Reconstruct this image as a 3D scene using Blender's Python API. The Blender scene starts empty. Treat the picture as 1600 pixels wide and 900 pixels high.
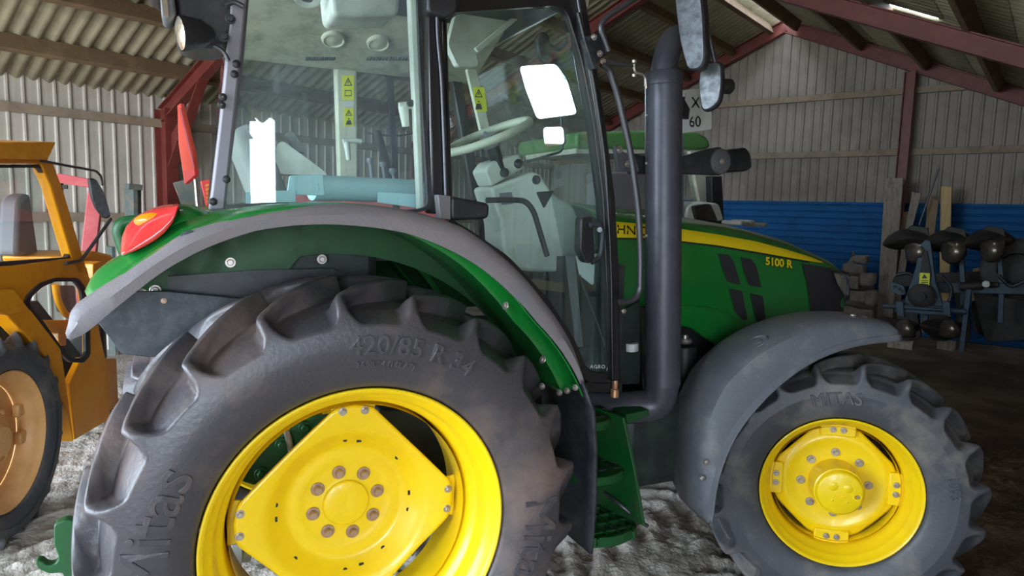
import bpy, bmesh, math, random
import numpy as np
from mathutils import Vector, Matrix, noise
from math import sin, cos, pi, radians, degrees, hypot, atan2
random.seed(7)
scn = bpy.context.scene
COL = scn.collection

# ------------------------------------------------------------------ camera
CP = Vector((-0.4514, -1.9951, 1.7640))
YAW, PITCH, ROLL, FPX = 0.4390, 0.11482, 0.02730, 1062.4
fw = Vector((sin(YAW)*cos(PITCH), cos(YAW)*cos(PITCH), -sin(PITCH)))
r0 = Vector((cos(YAW), -sin(YAW), 0)); u0 = r0.cross(fw)
RT = r0*cos(ROLL) + u0*sin(ROLL); UP = -r0*sin(ROLL) + u0*cos(ROLL)
cam_d = bpy.data.cameras.new('camera'); cam_d.sensor_width = 36; cam_d.lens = FPX/1600*36
cam_d.clip_start = .02; cam_d.clip_end = 200
cam = bpy.data.objects.new('camera', cam_d); COL.objects.link(cam)
cam.matrix_world = Matrix((( RT.x, UP.x, -fw.x, CP.x), (RT.y, UP.y, -fw.y, CP.y), (RT.z, UP.z, -fw.z, CP.z), (0,0,0,1)))
scn.camera = cam
def ray(x, y): return fw + RT*((x-800)/FPX) - UP*((y-450)/FPX)
def P(x, y, Y):                       # point of the tractor's lateral plane y = Y
    d = ray(x, y); return CP + d*((Y-CP.y)/d.y)
SU = Vector((.8973, .4415, 0)); SN = Vector((-.4415, .8973, 0))   # the shed's own axes
def S(al, lat, z): return Vector((CP.x, CP.y, 0)) + SU*al + SN*lat + Vector((0,0,z))
def G(x, y, al): d = ray(x, y); return CP + d*(al/d.dot(SU))
LRT_ = -1.7
def LW(x, y, lat): d = ray(x, y); return CP + d*(lat/d.dot(SN))
def GR(x, y, z=0.0): d = ray(x, y); return CP + d*((z-CP.z)/d.z)

# ------------------------------------------------------------------ light
W = bpy.data.worlds.new('sky'); scn.world = W; W.use_nodes = True
bg = W.node_tree.nodes['Background']; bg.inputs[0].default_value = (.72, .86, 1, 1); bg.inputs[1].default_value = 6.5
def area(name, loc, tgt, sx, sy, portal=False, power=0, col=(1,1,1)):
    l = bpy.data.lights.new(name, 'AREA'); l.shape = 'RECTANGLE'; l.size = sx; l.size_y = sy; l.energy = power; l.color = col
    o = bpy.data.objects.new(name, l); COL.objects.link(o); o.location = loc
    o.rotation_euler = (Vector(tgt)-Vector(loc)).to_track_quat('-Z', 'Y').to_euler()
    if portal: l.cycles.is_portal = True
    return o
area('daylight_doorway', S(-3.55, 5.0, 1.85), S(0, 5.0, 1.85), 6.9, 3.7, portal=True)
area('daylight_side_door', S(-1.75, LRT_-.1, 1.28), S(-1.75, 3, 1.28), 3.5, 2.5, portal=True)
scn.view_settings.view_transform = 'Standard'; scn.view_settings.look = 'None'
scn.view_settings.gamma = 1; scn.view_settings.use_curve_mapping = False
scn.view_settings.exposure = 1.5

# ------------------------------------------------------------------ materials
def mat(name, col, rough=.5, metal=0.0, var=None, vs=6.0, bump=0.0, bs=60.0, coat=0.0, vlo=.45, vhi=.65, detail=5.0, rvar=0.0, spec=.5, stretch=None):
    m = bpy.data.materials.new(name); m.use_nodes = True; t = m.node_tree; b = t.nodes['Principled BSDF']
    b.inputs['Base Color'].default_value = (*col, 1); b.inputs['Roughness'].default_value = rough; b.inputs['Metallic'].default_value = metal
    b.inputs['Specular IOR Level'].default_value = spec
    if coat: b.inputs['Coat Weight'].default_value = coat; b.inputs['Coat Roughness'].default_value = .08
    tc = t.nodes.new('ShaderNodeTexCoord'); src = tc.outputs['Object']
    if stretch:
        mp = t.nodes.new('ShaderNodeMapping'); mp.inputs['Scale'].default_value = stretch; t.links.new(src, mp.inputs[0]); src = mp.outputs[0]
    if var is not None or rvar:
        n = t.nodes.new('ShaderNodeTexNoise'); n.inputs['Scale'].default_value = vs; n.inputs['Detail'].default_value = detail; n.inputs['Roughness'].default_value = .65
        t.links.new(src, n.inputs['Vector'])
        r = t.nodes.new('ShaderNodeMapRange'); r.inputs[1].default_value = vlo; r.inputs[2].default_value = vhi; t.links.new(n.outputs[0], r.inputs[0])
        if var is not None:
            x = t.nodes.new('ShaderNodeMix'); x.data_type = 'RGBA'; x.inputs[6].default_value = (*col, 1); x.inputs[7].default_value = (*var, 1)
            t.links.new(r.outputs[0], x.inputs[0]); t.links.new(x.outputs[2], b.inputs['Base Color'])
        if rvar:
            r2 = t.nodes.new('ShaderNodeMapRange'); r2.inputs[3].default_value = rough; r2.inputs[4].default_value = rough+rvar
            t.links.new(r.outputs[0], r2.inputs[0]); t.links.new(r2.outputs[0], b.inputs['Roughness'])
    if bump:
        n2 = t.nodes.new('ShaderNodeTexNoise'); n2.inputs['Scale'].default_value = bs; n2.inputs['Detail'].default_value = 4; t.links.new(src, n2.inputs['Vector'])
        bp = t.nodes.new('ShaderNodeBump'); bp.inputs['Strength'].default_value = bump; bp.inputs['Distance'].default_value = .01
        t.links.new(n2.outputs[0], bp.inputs['Height']); t.links.new(bp.outputs[0], b.inputs['Normal'])
    return m
def glass(name, tint, dust=.05, gloss=1.0, dcol=(.6,.7,.75), rough=.015):
    m = bpy.data.materials.new(name); m.use_nodes = True; t = m.node_tree; t.nodes.remove(t.nodes['Principled BSDF'])
    out = t.nodes['Material Output']; tr = t.nodes.new('ShaderNodeBsdfTransparent'); tr.inputs[0].default_value = (*tint, 1)
    g = t.nodes.new('ShaderNodeBsdfGlossy'); g.inputs['Roughness'].default_value = rough; g.inputs[0].default_value = (gloss,)*3+(1,)
    lw = t.nodes.new('ShaderNodeLayerWeight'); lw.inputs[0].default_value = .5
    pw = t.nodes.new('ShaderNodeMath'); pw.operation = 'POWER'; pw.inputs[1].default_value = 5; t.links.new(lw.outputs['Facing'], pw.inputs[0])
    f = t.nodes.new('ShaderNodeMath'); f.operation = 'MULTIPLY_ADD'; f.inputs[1].default_value = .9; f.inputs[2].default_value = .045; t.links.new(pw.outputs[0], f.inputs[0])
    mx = t.nodes.new('ShaderNodeMixShader'); t.links.new(f.outputs[0], mx.inputs[0]); t.links.new(tr.outputs[0], mx.inputs[1]); t.links.new(g.outputs[0], mx.inputs[2])
    d = t.nodes.new('ShaderNodeBsdfDiffuse'); d.inputs[0].default_value = (*dcol, 1)  # dust film, its bluish colour also paints in the lit haze on the pane
    tc = t.nodes.new('ShaderNodeTexCoord'); n = t.nodes.new('ShaderNodeTexNoise'); n.inputs['Scale'].default_value = 5; n.inputs['Detail'].default_value = 6
    t.links.new(tc.outputs['Object'], n.inputs['Vector'])
    r = t.nodes.new('ShaderNodeMapRange'); r.inputs[1].default_value = .3; r.inputs[2].default_value = .75; r.inputs[3].default_value = dust*.4; r.inputs[4].default_value = dust*1.6
    t.links.new(n.outputs[0], r.inputs[0])
    m2 = t.nodes.new('ShaderNodeMixShader'); t.links.new(r.outputs[0], m2.inputs[0]); t.links.new(mx.outputs[0], m2.inputs[1]); t.links.new(d.outputs[0], m2.inputs[2])
    t.links.new(m2.outputs[0], out.inputs[0]); return m
M = {}
M['green'] = mat('green_paint', (.006,.17,.022), .28, coat=.5, var=(.010,.20,.032), vs=3, rvar=.12)
M['greenlo'] = mat('shaded_green_chassis_paint', (.003,.075,.013), .45, var=(.015,.06,.018), vs=9, rvar=.2)  # chassis green, darkened in colour for the shade at steps and wheel arch
M['yellow'] = mat('yellow_wheel_paint', (.93,.64,.004), .34, coat=.3, var=(.89,.59,.005), vs=4, rvar=.12, bump=.04, bs=18)
M['stripe'] = mat('yellow_stripe_film', (.93,.68,.01), .35)
M['rubber'] = mat('dusty_tyre_rubber', (.056,.050,.056), .36, var=(.19,.13,.108), vs=2.4, bump=.14, bs=70, vlo=.48, vhi=.76, rvar=.3)
M['rubberf'] = mat('front_tyre_rubber', (.062,.064,.072), .45, var=(.19,.165,.145), vs=4, bump=.14, bs=70, vlo=.48, vhi=.72, rvar=.15)
M['lip'] = mat('grey_fender_plastic', (.165,.152,.165), .55, var=(.21,.175,.17), vs=5, bump=.15, bs=140, vlo=.4, vhi=.7)
M['lipf'] = mat('slate_mudguard_plastic', (.105,.112,.128), .5, var=(.19,.18,.175), vs=8, bump=.2, bs=160, vlo=.5, vhi=.78)
M['black'] = mat('black_plastic', (.018,.017,.02), .42, var=(.035,.034,.038), vs=12)
M['blackp'] = mat('black_frame_paint', (.012,.011,.013), .28, coat=.2)
M['darkpl'] = mat('dark_guard_plastic', (.020,.024,.030), .5, var=(.05,.055,.062), vs=14, bump=.1, bs=120)
M['greypost'] = mat('grey_post_paint', (.20,.19,.22), .4, var=(.25,.23,.25), vs=6)
M['exhaust'] = mat('dark_exhaust_paint', (.07,.07,.088), .40, var=(.09,.088,.105), vs=10, metal=.3)
M['steel'] = mat('zinc_bolt_steel', (.55,.5,.47), .35, metal=.8, var=(.4,.3,.24), vs=30)
M['rusty'] = mat('brownish_bolt_steel', (.42,.27,.18), .5, metal=.5, var=(.55,.45,.4), vs=40)
M['rod'] = mat('dark_steel_tube', (.09,.09,.10), .35, metal=.6)
M['chrome'] = mat('chrome', (.8,.8,.82), .12, metal=1)
M['mirror'] = mat('mirror_glass', (.85,.9,.92), .03, metal=1)
M['mirrord'] = mat('dusty_mirror_glass', (.15,.165,.18), .35, metal=.2, var=(.05,.055,.06), vs=26, vlo=.4, vhi=.7, rvar=.25)
M['glass'] = glass('tinted_cab_glass', (.93,.985,.965), .055, 1.0, dcol=(.5,.66,.80))
M['glassd'] = glass('tinted_door_glass', (.90,.975,.95), .02, 1.0, dcol=(.5,.66,.75))
M['green2'] = mat('faded_green_roof', (.10,.26,.07), .5)
M['glassl'] = glass('clear_window_glass', (.90,.94,.93), .015, .9)
M['beige'] = mat('beige_cab_plastic', (.68,.66,.52), .55, var=(.45,.44,.35), vs=4)
M['beigel'] = mat('light_console_plastic', (.80,.80,.72), .45, var=(.57,.57,.5), vs=4)
M['liner'] = mat('headliner_fabric', (.60,.57,.44), .9, var=(.36,.34,.26), vs=8, bump=.1, bs=300)
M['fabric'] = mat('seat_fabric', (.30,.30,.28), .9, bump=.2, bs=200)
M['paper'] = mat('pale_blue_paper', (.58,.90,1.0), .5, bump=.12, bs=14)
M['paperw'] = mat('white_sheet', (.85,.88,.9), .5)
M['lens'] = mat('red_lens', (.72,.03,.035), .18, coat=.6, var=(.82,.06,.05), vs=5)
M['lensy'] = mat('amber_lens', (.9,.36,.01), .2, coat=.6)
M['redp'] = mat('fluorescent_red_board', (.95,.12,.07), .4)
M['redd'] = mat('red_reflective_film', (.80,.05,.04), .3)
M['redst'] = mat('red_oxide_steel', (.16,.028,.02), .5, var=(.20,.042,.028), vs=6, bump=.1, bs=40)
M['pink'] = mat('faded_red_frame', (.62,.10,.11), .55, var=(.66,.16,.16), vs=5)
M['orange'] = mat('orange_tractor_paint', (.82,.32,.004), .38, coat=.2, var=(.76,.27,.006), vs=5, rvar=.15)
M['cream'] = mat('pale_orange_rim', (.78,.42,.16), .45, var=(.70,.36,.12), vs=7)
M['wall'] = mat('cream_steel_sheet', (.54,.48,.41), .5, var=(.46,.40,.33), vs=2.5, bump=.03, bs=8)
M['blue'] = mat('blue_steel_sheet', (.006,.10,.29), .6, var=(.005,.075,.21), vs=3, spec=.2)
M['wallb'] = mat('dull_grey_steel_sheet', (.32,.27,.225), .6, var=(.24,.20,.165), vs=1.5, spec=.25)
M['roof'] = mat('fibre_cement_sheet', (.38,.33,.21), .85, var=(.29,.25,.16), vs=4, bump=.15, bs=25)
M['wood'] = mat('roof_timber', (.17,.105,.052), .75, var=(.24,.155,.08), vs=5, bump=.2, bs=30)
M['woodl'] = mat('weathered_girt_timber', (.30,.225,.155), .75, var=(.22,.16,.11), vs=6, bump=.2, bs=30)
M['plank'] = mat('sawn_plank', (.33,.215,.12), .7, var=(.22,.14,.08), vs=5, bump=.2, bs=40, stretch=(4,4,.6))
M['plankg'] = mat('grey_weathered_board', (.33,.27,.22), .75, var=(.2,.15,.11), vs=7, bump=.25, bs=40, stretch=(3,3,.7))
M['pine'] = mat('yellow_pine_post', (.62,.42,.17), .6, var=(.5,.32,.13), vs=5, stretch=(4,4,.5))
M['plough'] = mat('blue_grey_plough_steel', (.045,.075,.105), .5, metal=.2, var=(.03,.045,.06), vs=10)
M['share'] = mat('worn_mouldboard_steel', (.30,.26,.21), .3, metal=.8, var=(.11,.08,.06), vs=5, rvar=.3)
M['dark'] = mat('dark_iron', (.022,.018,.016), .6, var=(.05,.035,.025), vs=8)
M['bluer'] = mat('dull_teal_steel', (.10,.13,.12), .6, var=(.2,.17,.13), vs=9)
M['stick'] = mat('yellow_warning_sticker', (.82,.80,.03), .4)
M['ink'] = mat('black_print', (.01,.01,.01), .5)
M['white'] = mat('white_plastic', (.72,.72,.70), .45)
M['plate'] = mat('number_plate_film', (.62,.66,.64), .35)
M['sack'] = mat('pale_sacking', (.28,.26,.22), .8, var=(.3,.27,.22), vs=10, bump=.4, bs=12)
M['stone'] = mat('stored_blocks', (.20,.16,.13), .85, var=(.11,.09,.07), vs=7, bump=.4, bs=15)
M['copper'] = mat('brass_fitting', (.65,.35,.2), .35, metal=.7)
M['engine'] = mat('engine_iron', (.02,.022,.022), .55, var=(.03,.05,.035), vs=7)
M['lamp'] = mat('headlamp_reflector', (.7,.62,.5), .15, metal=.8)
M['dimple'] = mat('grille_mesh', (.03,.028,.035), .6, bump=.6, bs=500)

# ground: sandy, pale by the tractor and brown further right (a different soil)
def ground_mat():
    m = bpy.data.materials.new('trodden_soil'); m.use_nodes = True; t = m.node_tree; b = t.nodes['Principled BSDF']; b.inputs['Roughness'].default_value = .95
    g = t.nodes.new('ShaderNodeNewGeometry'); n = t.nodes.new('ShaderNodeTexNoise'); n.inputs['Scale'].default_value = 2.2; n.inputs['Detail'].default_value = 8
    t.links.new(g.outputs['Position'], n.inputs['Vector'])
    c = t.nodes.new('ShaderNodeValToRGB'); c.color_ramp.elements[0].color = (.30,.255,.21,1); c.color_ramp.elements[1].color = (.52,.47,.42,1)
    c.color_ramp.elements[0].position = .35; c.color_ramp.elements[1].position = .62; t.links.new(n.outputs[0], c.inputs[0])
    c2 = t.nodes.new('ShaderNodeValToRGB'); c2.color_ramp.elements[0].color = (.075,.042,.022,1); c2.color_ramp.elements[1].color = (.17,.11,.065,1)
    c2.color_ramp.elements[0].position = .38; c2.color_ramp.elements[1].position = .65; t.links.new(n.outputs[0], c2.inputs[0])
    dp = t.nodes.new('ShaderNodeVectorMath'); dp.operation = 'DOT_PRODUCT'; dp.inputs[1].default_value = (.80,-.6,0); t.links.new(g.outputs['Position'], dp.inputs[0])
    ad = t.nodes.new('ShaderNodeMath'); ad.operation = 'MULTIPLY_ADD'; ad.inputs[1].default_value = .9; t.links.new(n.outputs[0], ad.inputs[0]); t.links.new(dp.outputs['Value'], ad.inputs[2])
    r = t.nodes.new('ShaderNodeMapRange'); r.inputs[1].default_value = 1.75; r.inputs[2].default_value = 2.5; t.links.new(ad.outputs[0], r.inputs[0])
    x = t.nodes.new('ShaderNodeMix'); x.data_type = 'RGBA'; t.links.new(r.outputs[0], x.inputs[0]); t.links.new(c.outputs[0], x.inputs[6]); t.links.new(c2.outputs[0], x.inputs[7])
    t.links.new(x.outputs[2], b.inputs['Base Color'])
    n2 = t.nodes.new('ShaderNodeTexNoise'); n2.inputs['Scale'].default_value = 45; n2.inputs['Detail'].default_value = 6; t.links.new(g.outputs['Position'], n2.inputs['Vector'])
    bp = t.nodes.new('ShaderNodeBump'); bp.inputs['Strength'].default_value = .8; bp.inputs['Distance'].default_value = .02; t.links.new(n2.outputs[0], bp.inputs['Height']); t.links.new(bp.outputs[0], b.inputs['Normal'])
    return m
M['ground'] = ground_mat()

# ------------------------------------------------------------------ object helpers
def tag(o, label=None, cat=None, group=None, kind=None):
    if label: o['label'] = label
    if cat: o['category'] = cat
    if group: o['group'] = group
    if kind: o['kind'] = kind
    return o
def root(name, loc, label, cat, group=None):
    o = bpy.data.objects.new(name, None); COL.objects.link(o); o.location = loc; o.empty_display_size = .1
    o['_w'] = 1; return tag(o, label, cat, group)
def wmat(o):
    m = Matrix.Translation(o.location)
    return m if o.parent is None else (wmat(o.parent) @ o.matrix_parent_inverse @ m)
def mesh(name, vs, fs, m, parent=None, smooth=False, bevel=0, solid=0, sub=0, seg=2, origin=True):
    me = bpy.data.meshes.new(name); vs = [tuple(v) for v in vs]
    me.from_pydata(vs, [], fs); me.validate(); me.update()
    bm = bmesh.new(); bm.from_mesh(me); bmesh.ops.recalc_face_normals(bm, faces=bm.faces); bm.to_mesh(me); bm.free()
    me.materials.append(M[m] if isinstance(m, str) else m)
    o = bpy.data.objects.new(name, me); COL.objects.link(o)
    if smooth:
        for p in me.polygons: p.use_smooth = True
    a = np.array(vs); c = Vector(((a[:,0].min()+a[:,0].max())/2, (a[:,1].min()+a[:,1].max())/2, a[:,2].min()))
    me.transform(Matrix.Translation(-c)); o.location = c
    if parent is not None:
        o.parent = parent; o.matrix_parent_inverse = wmat(parent).inverted()
    if solid:
        s = o.modifiers.new('solid', 'SOLIDIFY'); s.thickness = solid; s.offset = 0
    if sub:
        s = o.modifiers.new('sub', 'SUBSURF'); s.levels = sub; s.render_levels = sub
    if bevel:
        b = o.modifiers.new('bevel', 'BEVEL'); b.width = bevel; b.segments = seg; b.limit_method = 'ANGLE'; b.angle_limit = radians(35)
        if not smooth:
            for p in me.polygons: p.use_smooth = True
            me.set_sharp_from_angle(angle=radians(50)) if hasattr(me, 'set_sharp_from_angle') else None
    elif smooth and not sub:
        me.set_sharp_from_angle(angle=radians(48))
    return o
class MB:
    def __init__(s): s.v = []; s.f = []
    def add(s, vs, fs): k = len(s.v); s.v += [Vector(v) for v in vs]; s.f += [tuple(i+k for i in f) for f in fs]; return s
    def box(s, c, sx, sy, sz, ax=None):
        ax = ax or (Vector((1,0,0)), Vector((0,1,0)), Vector((0,0,1))); c = Vector(c)
        vs = [c + ax[0]*(sx/2*i) + ax[1]*(sy/2*j) + ax[2]*(sz/2*k) for k in (-1,1) for j in (-1,1) for i in (-1,1)]
        return s.add(vs, [(0,1,3,2),(4,6,7,5),(0,4,5,1),(2,3,7,6),(0,2,6,4),(1,5,7,3)])
    def beam(s, a, b, w, h, upv=(0,0,1)):
        a = Vector(a); b = Vector(b); d = (b-a); L = d.length; d.normalize(); sd = d.cross(Vector(upv)).normalized(); u = sd.cross(d)
        return s.box((a+b)/2, L, w, h, (d, sd, u))
    def prism(s, loop, ext):
        n = len(loop); ext = Vector(ext); loop = [Vector(p) for p in loop]
        vs = loop + [p+ext for p in loop]
        return s.add(vs, [tuple(range(n)), tuple(range(2*n-1, n-1, -1))] + [(i, (i+1) % n, n+(i+1) % n, n+i) for i in range(n)])
    def cyl(s, a, b, ra, rb=None, n=20, caps=True):
        rb = ra if rb is None else rb; a = Vector(a); b = Vector(b); d = (b-a).normalized()
        x = d.orthogonal().normalized(); y = d.cross(x)
        vs = [a + (x*cos(2*pi*i/n)+y*sin(2*pi*i/n))*ra for i in range(n)] + [b + (x*cos(2*pi*i/n)+y*sin(2*pi*i/n))*rb for i in range(n)]
        fs = [(i, (i+1) % n, n+(i+1) % n, n+i) for i in range(n)]
        if caps: fs += [tuple(range(n)), tuple(range(2*n-1, n-1, -1))]
        return s.add(vs, fs)
    def lathe(s, o, d, prof, n=32, x=None):      # prof: (along d, radius)
        o = Vector(o); d = Vector(d).normalized(); x = x or d.orthogonal().normalized(); y = d.cross(x)
        vs = []; fs = []
        for (h, r) in prof:
            for i in range(n):
                a = 2*pi*i/n; vs.append(o + d*h + (x*cos(a)+y*sin(a))*max(r, 1e-4))
        for k in range(len(prof)-1):
            for i in range(n): j = (i+1) % n; fs.append((k*n+i, k*n+j, (k+1)*n+j, (k+1)*n+i))
        return s.add(vs, fs)
    def tube(s, pts, r, n=12, smoothn=0, caps=True):
        pts = [Vector(p) for p in pts]
        if smoothn: pts = fillet(pts, smoothn)
        rs = r if isinstance(r, (list, tuple)) else [r]*len(pts)
        if len(rs) != len(pts): rs = [rs[0] + (rs[-1]-rs[0])*i/(len(pts)-1) for i in range(len(pts))]
        T = []
        for i in range(len(pts)):
            a = pts[max(i-1, 0)]; b = pts[min(i+1, len(pts)-1)]; T.append((b-a).normalized())
        x = T[0].orthogonal().normalized(); vs = []; fs = []
        for i, p in enumerate(pts):
            x = (x - T[i]*x.dot(T[i])).normalized(); y = T[i].cross(x)
            for k in range(n): a = 2*pi*k/n; vs.append(p + (x*cos(a)+y*sin(a))*rs[i])
        for i in range(len(pts)-1):
            for k in range(n): j = (k+1) % n; fs.append((i*n+k, i*n+j, (i+1)*n+j, (i+1)*n+k))
        if caps: fs += [tuple(range(n)), tuple(range(len(pts)*n-1, (len(pts)-1)*n-1, -1))]
        return s.add(vs, fs)
    def build(s, name, m, parent=None, **k): return mesh(name, s.v, s.f, m, parent, **k)
def fillet(pts, rad, seg=6):
    out = [pts[0]]
    for i in range(1, len(pts)-1):
        p = pts[i]; a = pts[i-1]-p; b = pts[i+1]-p; ra = min(rad, a.length*.48, b.length*.48)
        A = p + a.normalized()*ra; B = p + b.normalized()*ra
        for k in range(seg+1): t = k/seg; out.append(A*(1-t)**2 + p*2*t*(1-t) + B*t*t)
    out.append(pts[-1]); return out
def rloop(pts, rad, seg=5):                    # closed loop with rounded corners
    pts = [Vector(p) for p in pts]; n = len(pts); out = []
    for i in range(n):
        p = pts[i]; a = pts[i-1]-p; b = pts[(i+1) % n]-p; r_ = rad[i] if isinstance(rad, (list, tuple)) else rad
        ra = min(r_, a.length*.48, b.length*.48); A = p + a.normalized()*ra; B = p + b.normalized()*ra
        for k in range(seg+1): t = k/seg; out.append(A*(1-t)**2 + p*2*t*(1-t) + B*t*t)
    return out
def PL(px, Y): return [P(x, y, Y) for x, y in px]
def slab(name, px, Y, th, m, parent, rad=0, bevel=0, **k):      # outline on plane y=Y, thickness th away from the camera
    lp = PL(px, Y)
    if rad: lp = rloop(lp, rad)
    return MB().prism(lp, (0, th, 0)).build(name, m, parent, bevel=bevel, **k)
def ring(name, outer, inner, ext, m, parent, bevel=0):
    n = len(outer); ext = Vector(ext); vs = [Vector(p) for p in outer]+[Vector(p) for p in inner]; vs += [p+ext for p in vs]; fs = []
    for i in range(n):
        j = (i+1) % n
        fs += [(i, j, n+j, n+i), (2*n+i, 3*n+i, 3*n+j, 2*n+j), (i, 2*n+i, 2*n+j, j), (n+i, n+j, 3*n+j, 3*n+i)]
    return mesh(name, vs, fs, m, parent, bevel=bevel)
def inset(loop, d):                             # shrink a closed loop towards its own inside (in its plane)
    n = len(loop); c = sum(loop, Vector())/n; nn = Vector()
    for i in range(n): nn += (loop[i]-c).cross(loop[(i+1) % n]-c)
    nn.normalize(); out = []
    for i in range(n):
        a = loop[i-1]; b = loop[(i+1) % n]; t = (b-a).normalized(); out.append(loop[i] + nn.cross(t)*d)
    return out
def grid(name, rows, m, parent=None, closed=False, **k):
    nr = len(rows); nc = len(rows[0]); vs = [p for r in rows for p in r]; fs = []
    for i in range(nr-1):
        for j in range(nc if closed else nc-1): q = (j+1) % nc; fs.append((i*nc+j, i*nc+q, (i+1)*nc+q, (i+1)*nc+j))
    return mesh(name, vs, fs, m, parent, **k)
_dg = None
def text(name, body, m, parent, fn, size=1.0, depth=.002, bold=0.0, align='CENTER', space=1.0, bev=0):
    c = bpy.data.curves.new(name, 'FONT'); c.body = body; c.size = size; c.extrude = depth; c.offset = bold; c.align_x = align; c.align_y = 'CENTER'; c.resolution_u = 3; c.space_character = space; c.bevel_depth = bev; c.bevel_resolution = 1
    o = bpy.data.objects.new(name, c); COL.objects.link(o)
    me = bpy.data.meshes.new_from_object(o.evaluated_get(bpy.context.evaluated_depsgraph_get()))
    vs = [fn(v.co.x, v.co.y, v.co.z) for v in me.vertices]; fs = [tuple(p.vertices) for p in me.polygons]
    bpy.data.objects.remove(o); bpy.data.curves.remove(c)
    return mesh(name, vs, fs, m, parent)
def bolt(name, p, d, r, h, m, parent, washer=True):
    b = MB(); p = Vector(p); d = Vector(d).normalized()
    if washer: b.cyl(p, p+d*h*.25, r*1.5, n=16)
    b.cyl(p+d*h*.25, p+d*h, r, r*.9, n=6)
    return b.build(name, m, parent, bevel=r*.12, seg=1)
def interp(xs, ys, x): return float(np.interp(x, xs, ys))
# ================================================================== the shed
HALF = 4.75; LR = 3.85; ZR = 4.98; SL = .43; LL = LR+HALF; LRT = -1.7
def zroof(lat): return ZR - SL*abs(lat-LR)
def struct(o): o['kind'] = 'structure'; return o
def rib_sheet(name, p0, dirv, length, zfun, zlow, inward, m, pitch=.145, rib=.036, h=.02, x0=0.0):
    rows_b = []; rows_t = []; x = x0; inward = Vector(inward)
    while x < length:
        for dx, hh in ((0,0), (rib*.25,h), (rib*.75,h), (rib,0)):
            q = Vector(p0) + dirv*(x+dx) + inward*hh
            rows_b.append(Vector((q.x, q.y, zlow))); rows_t.append(Vector((q.x, q.y, zfun(x+dx))))
        q0 = x+rib+(pitch-rib)*.5
        q = Vector(p0)+dirv*q0; q += inward*.003; rows_b.append(Vector((q.x, q.y, zlow))); rows_t.append(Vector((q.x, q.y, zfun(q0))))
        x += pitch
    return struct(grid(name, [rows_b, rows_t], m, None, smooth=False))
EL = zroof(LL)
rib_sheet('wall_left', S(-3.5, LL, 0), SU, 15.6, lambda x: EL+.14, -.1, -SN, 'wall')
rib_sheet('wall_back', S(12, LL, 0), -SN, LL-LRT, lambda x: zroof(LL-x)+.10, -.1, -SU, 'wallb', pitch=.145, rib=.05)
rib_sheet('added_reflection_blocker', S(-1.15, LRT, 0), SU, .80, lambda x: 2.6, -.1, SN, 'wallb')  # added unseen panel, narrows the side door's reflection in the cab glass
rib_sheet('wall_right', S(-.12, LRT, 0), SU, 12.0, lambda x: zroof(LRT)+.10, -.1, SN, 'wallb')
struct(MB().add([S(-3.5, LRT, 2.55), S(.06, LRT, 2.55), S(.06, LRT, zroof(LRT)+.1), S(-3.5, LRT, zroof(LRT)+.1)], [(0,1,2,3)]).build('wall_right_lintel', 'wallb', None, solid=.03))
fl = MB(); Zt = 3.3
Zt = 3.7
fl.add([S(-3.5, LRT, 0), S(-3.5, 1.6, 0), S(-3.5, 1.6, zroof(1.6)), S(-3.5, LRT, zroof(LRT))], [(0,1,2,3)])
fl.add([S(-3.5, 1.6, Zt), S(-3.5, 6.6, Zt), S(-3.5, 8.4, EL), S(-3.5, 8.4, zroof(8.4)), S(-3.5, LR, ZR), S(-3.5, 1.6, zroof(1.6))], [(0,1,2,3,4,5)])
fl.add([S(-3.5, 8.4, 0), S(-3.5, LL, 0), S(-3.5, LL, EL), S(-3.5, 8.4, zroof(8.4))], [(0,1,2,3)])
struct(fl.build('wall_front', 'wall', None, solid=.03))
# blue cladding along the back wall: horizontal box profile
rows = []
ztop = 2.03; z = 0.0
while z < ztop:
    for dz, h in ((0,.03), (.012,.045), (.085,.045), (.097,.03)):
        rows.append([S(12-h, 7.6, min(z+dz, ztop)), S(12-h, LRT+.02, min(z+dz, ztop))])
    z += .11
struct(grid('trim_blue_cladding', rows, 'blue'))
# roof: waves run down the slope
def roof(name, lat0, lat1, al0, al1, skip=None, nl=3):
    vs = []; fs = []; pitch = .146; n = int((al1-al0)/pitch*6)
    for r in range(nl):
        a = lat0+(lat1-lat0)*r/nl; b = lat0+(lat1-lat0)*(r+1)/nl
        for i in range(n+1):
            al = al0+(al1-al0)*i/n; w = .024*cos(2*pi*al/pitch)
            for lt, dz in ((a, .012), (b+(.06 if b > a else -.06), -.006)):
                p = S(al, lt, zroof(lt)+.07+w+dz); vs.append(p)
        k0 = len(vs)-2*(n+1)
        for i in range(n):
            al = al0+(al1-al0)*(i+.5)/n
            if skip and skip(r, al): continue
            k = k0+2*i; fs.append((k, k+1, k+3, k+2))
    return struct(mesh(name, vs, fs, 'roof', None, smooth=True, solid=.008))
roof('roof_left', LR+.05, LL+.12, -3.6, 12.1)
roof('roof_right', LR-.05, LRT-.3, -3.6, 12.1, skip=lambda r, al: r == 3 and 8.64 < al < 8.80, nl=9)
# timber purlins along both slopes
def shed_part(name, mb, m, kind='structure', bevel=.004): o = mb.build(name, m, None, bevel=bevel); o['kind'] = kind; return o
kk = 0
for lat in (7.9, 7.1, 6.3, 5.5, 4.7, LR+.22, LR-.22, LR-1.2, LR-2.1, LR-3.0, LR-3.9, LR-4.8):
    kk += 1; z = zroof(lat)-.035
    sgn = 1 if lat > LR else -1
    upv = (Vector((0,0,1)) + SN*SL*sgn).normalized()
    shed_part('trim_purlin', MB().beam(S(-3.4, lat, z), S(11.78, lat, z), .07, .17, upv), 'wood')
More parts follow.
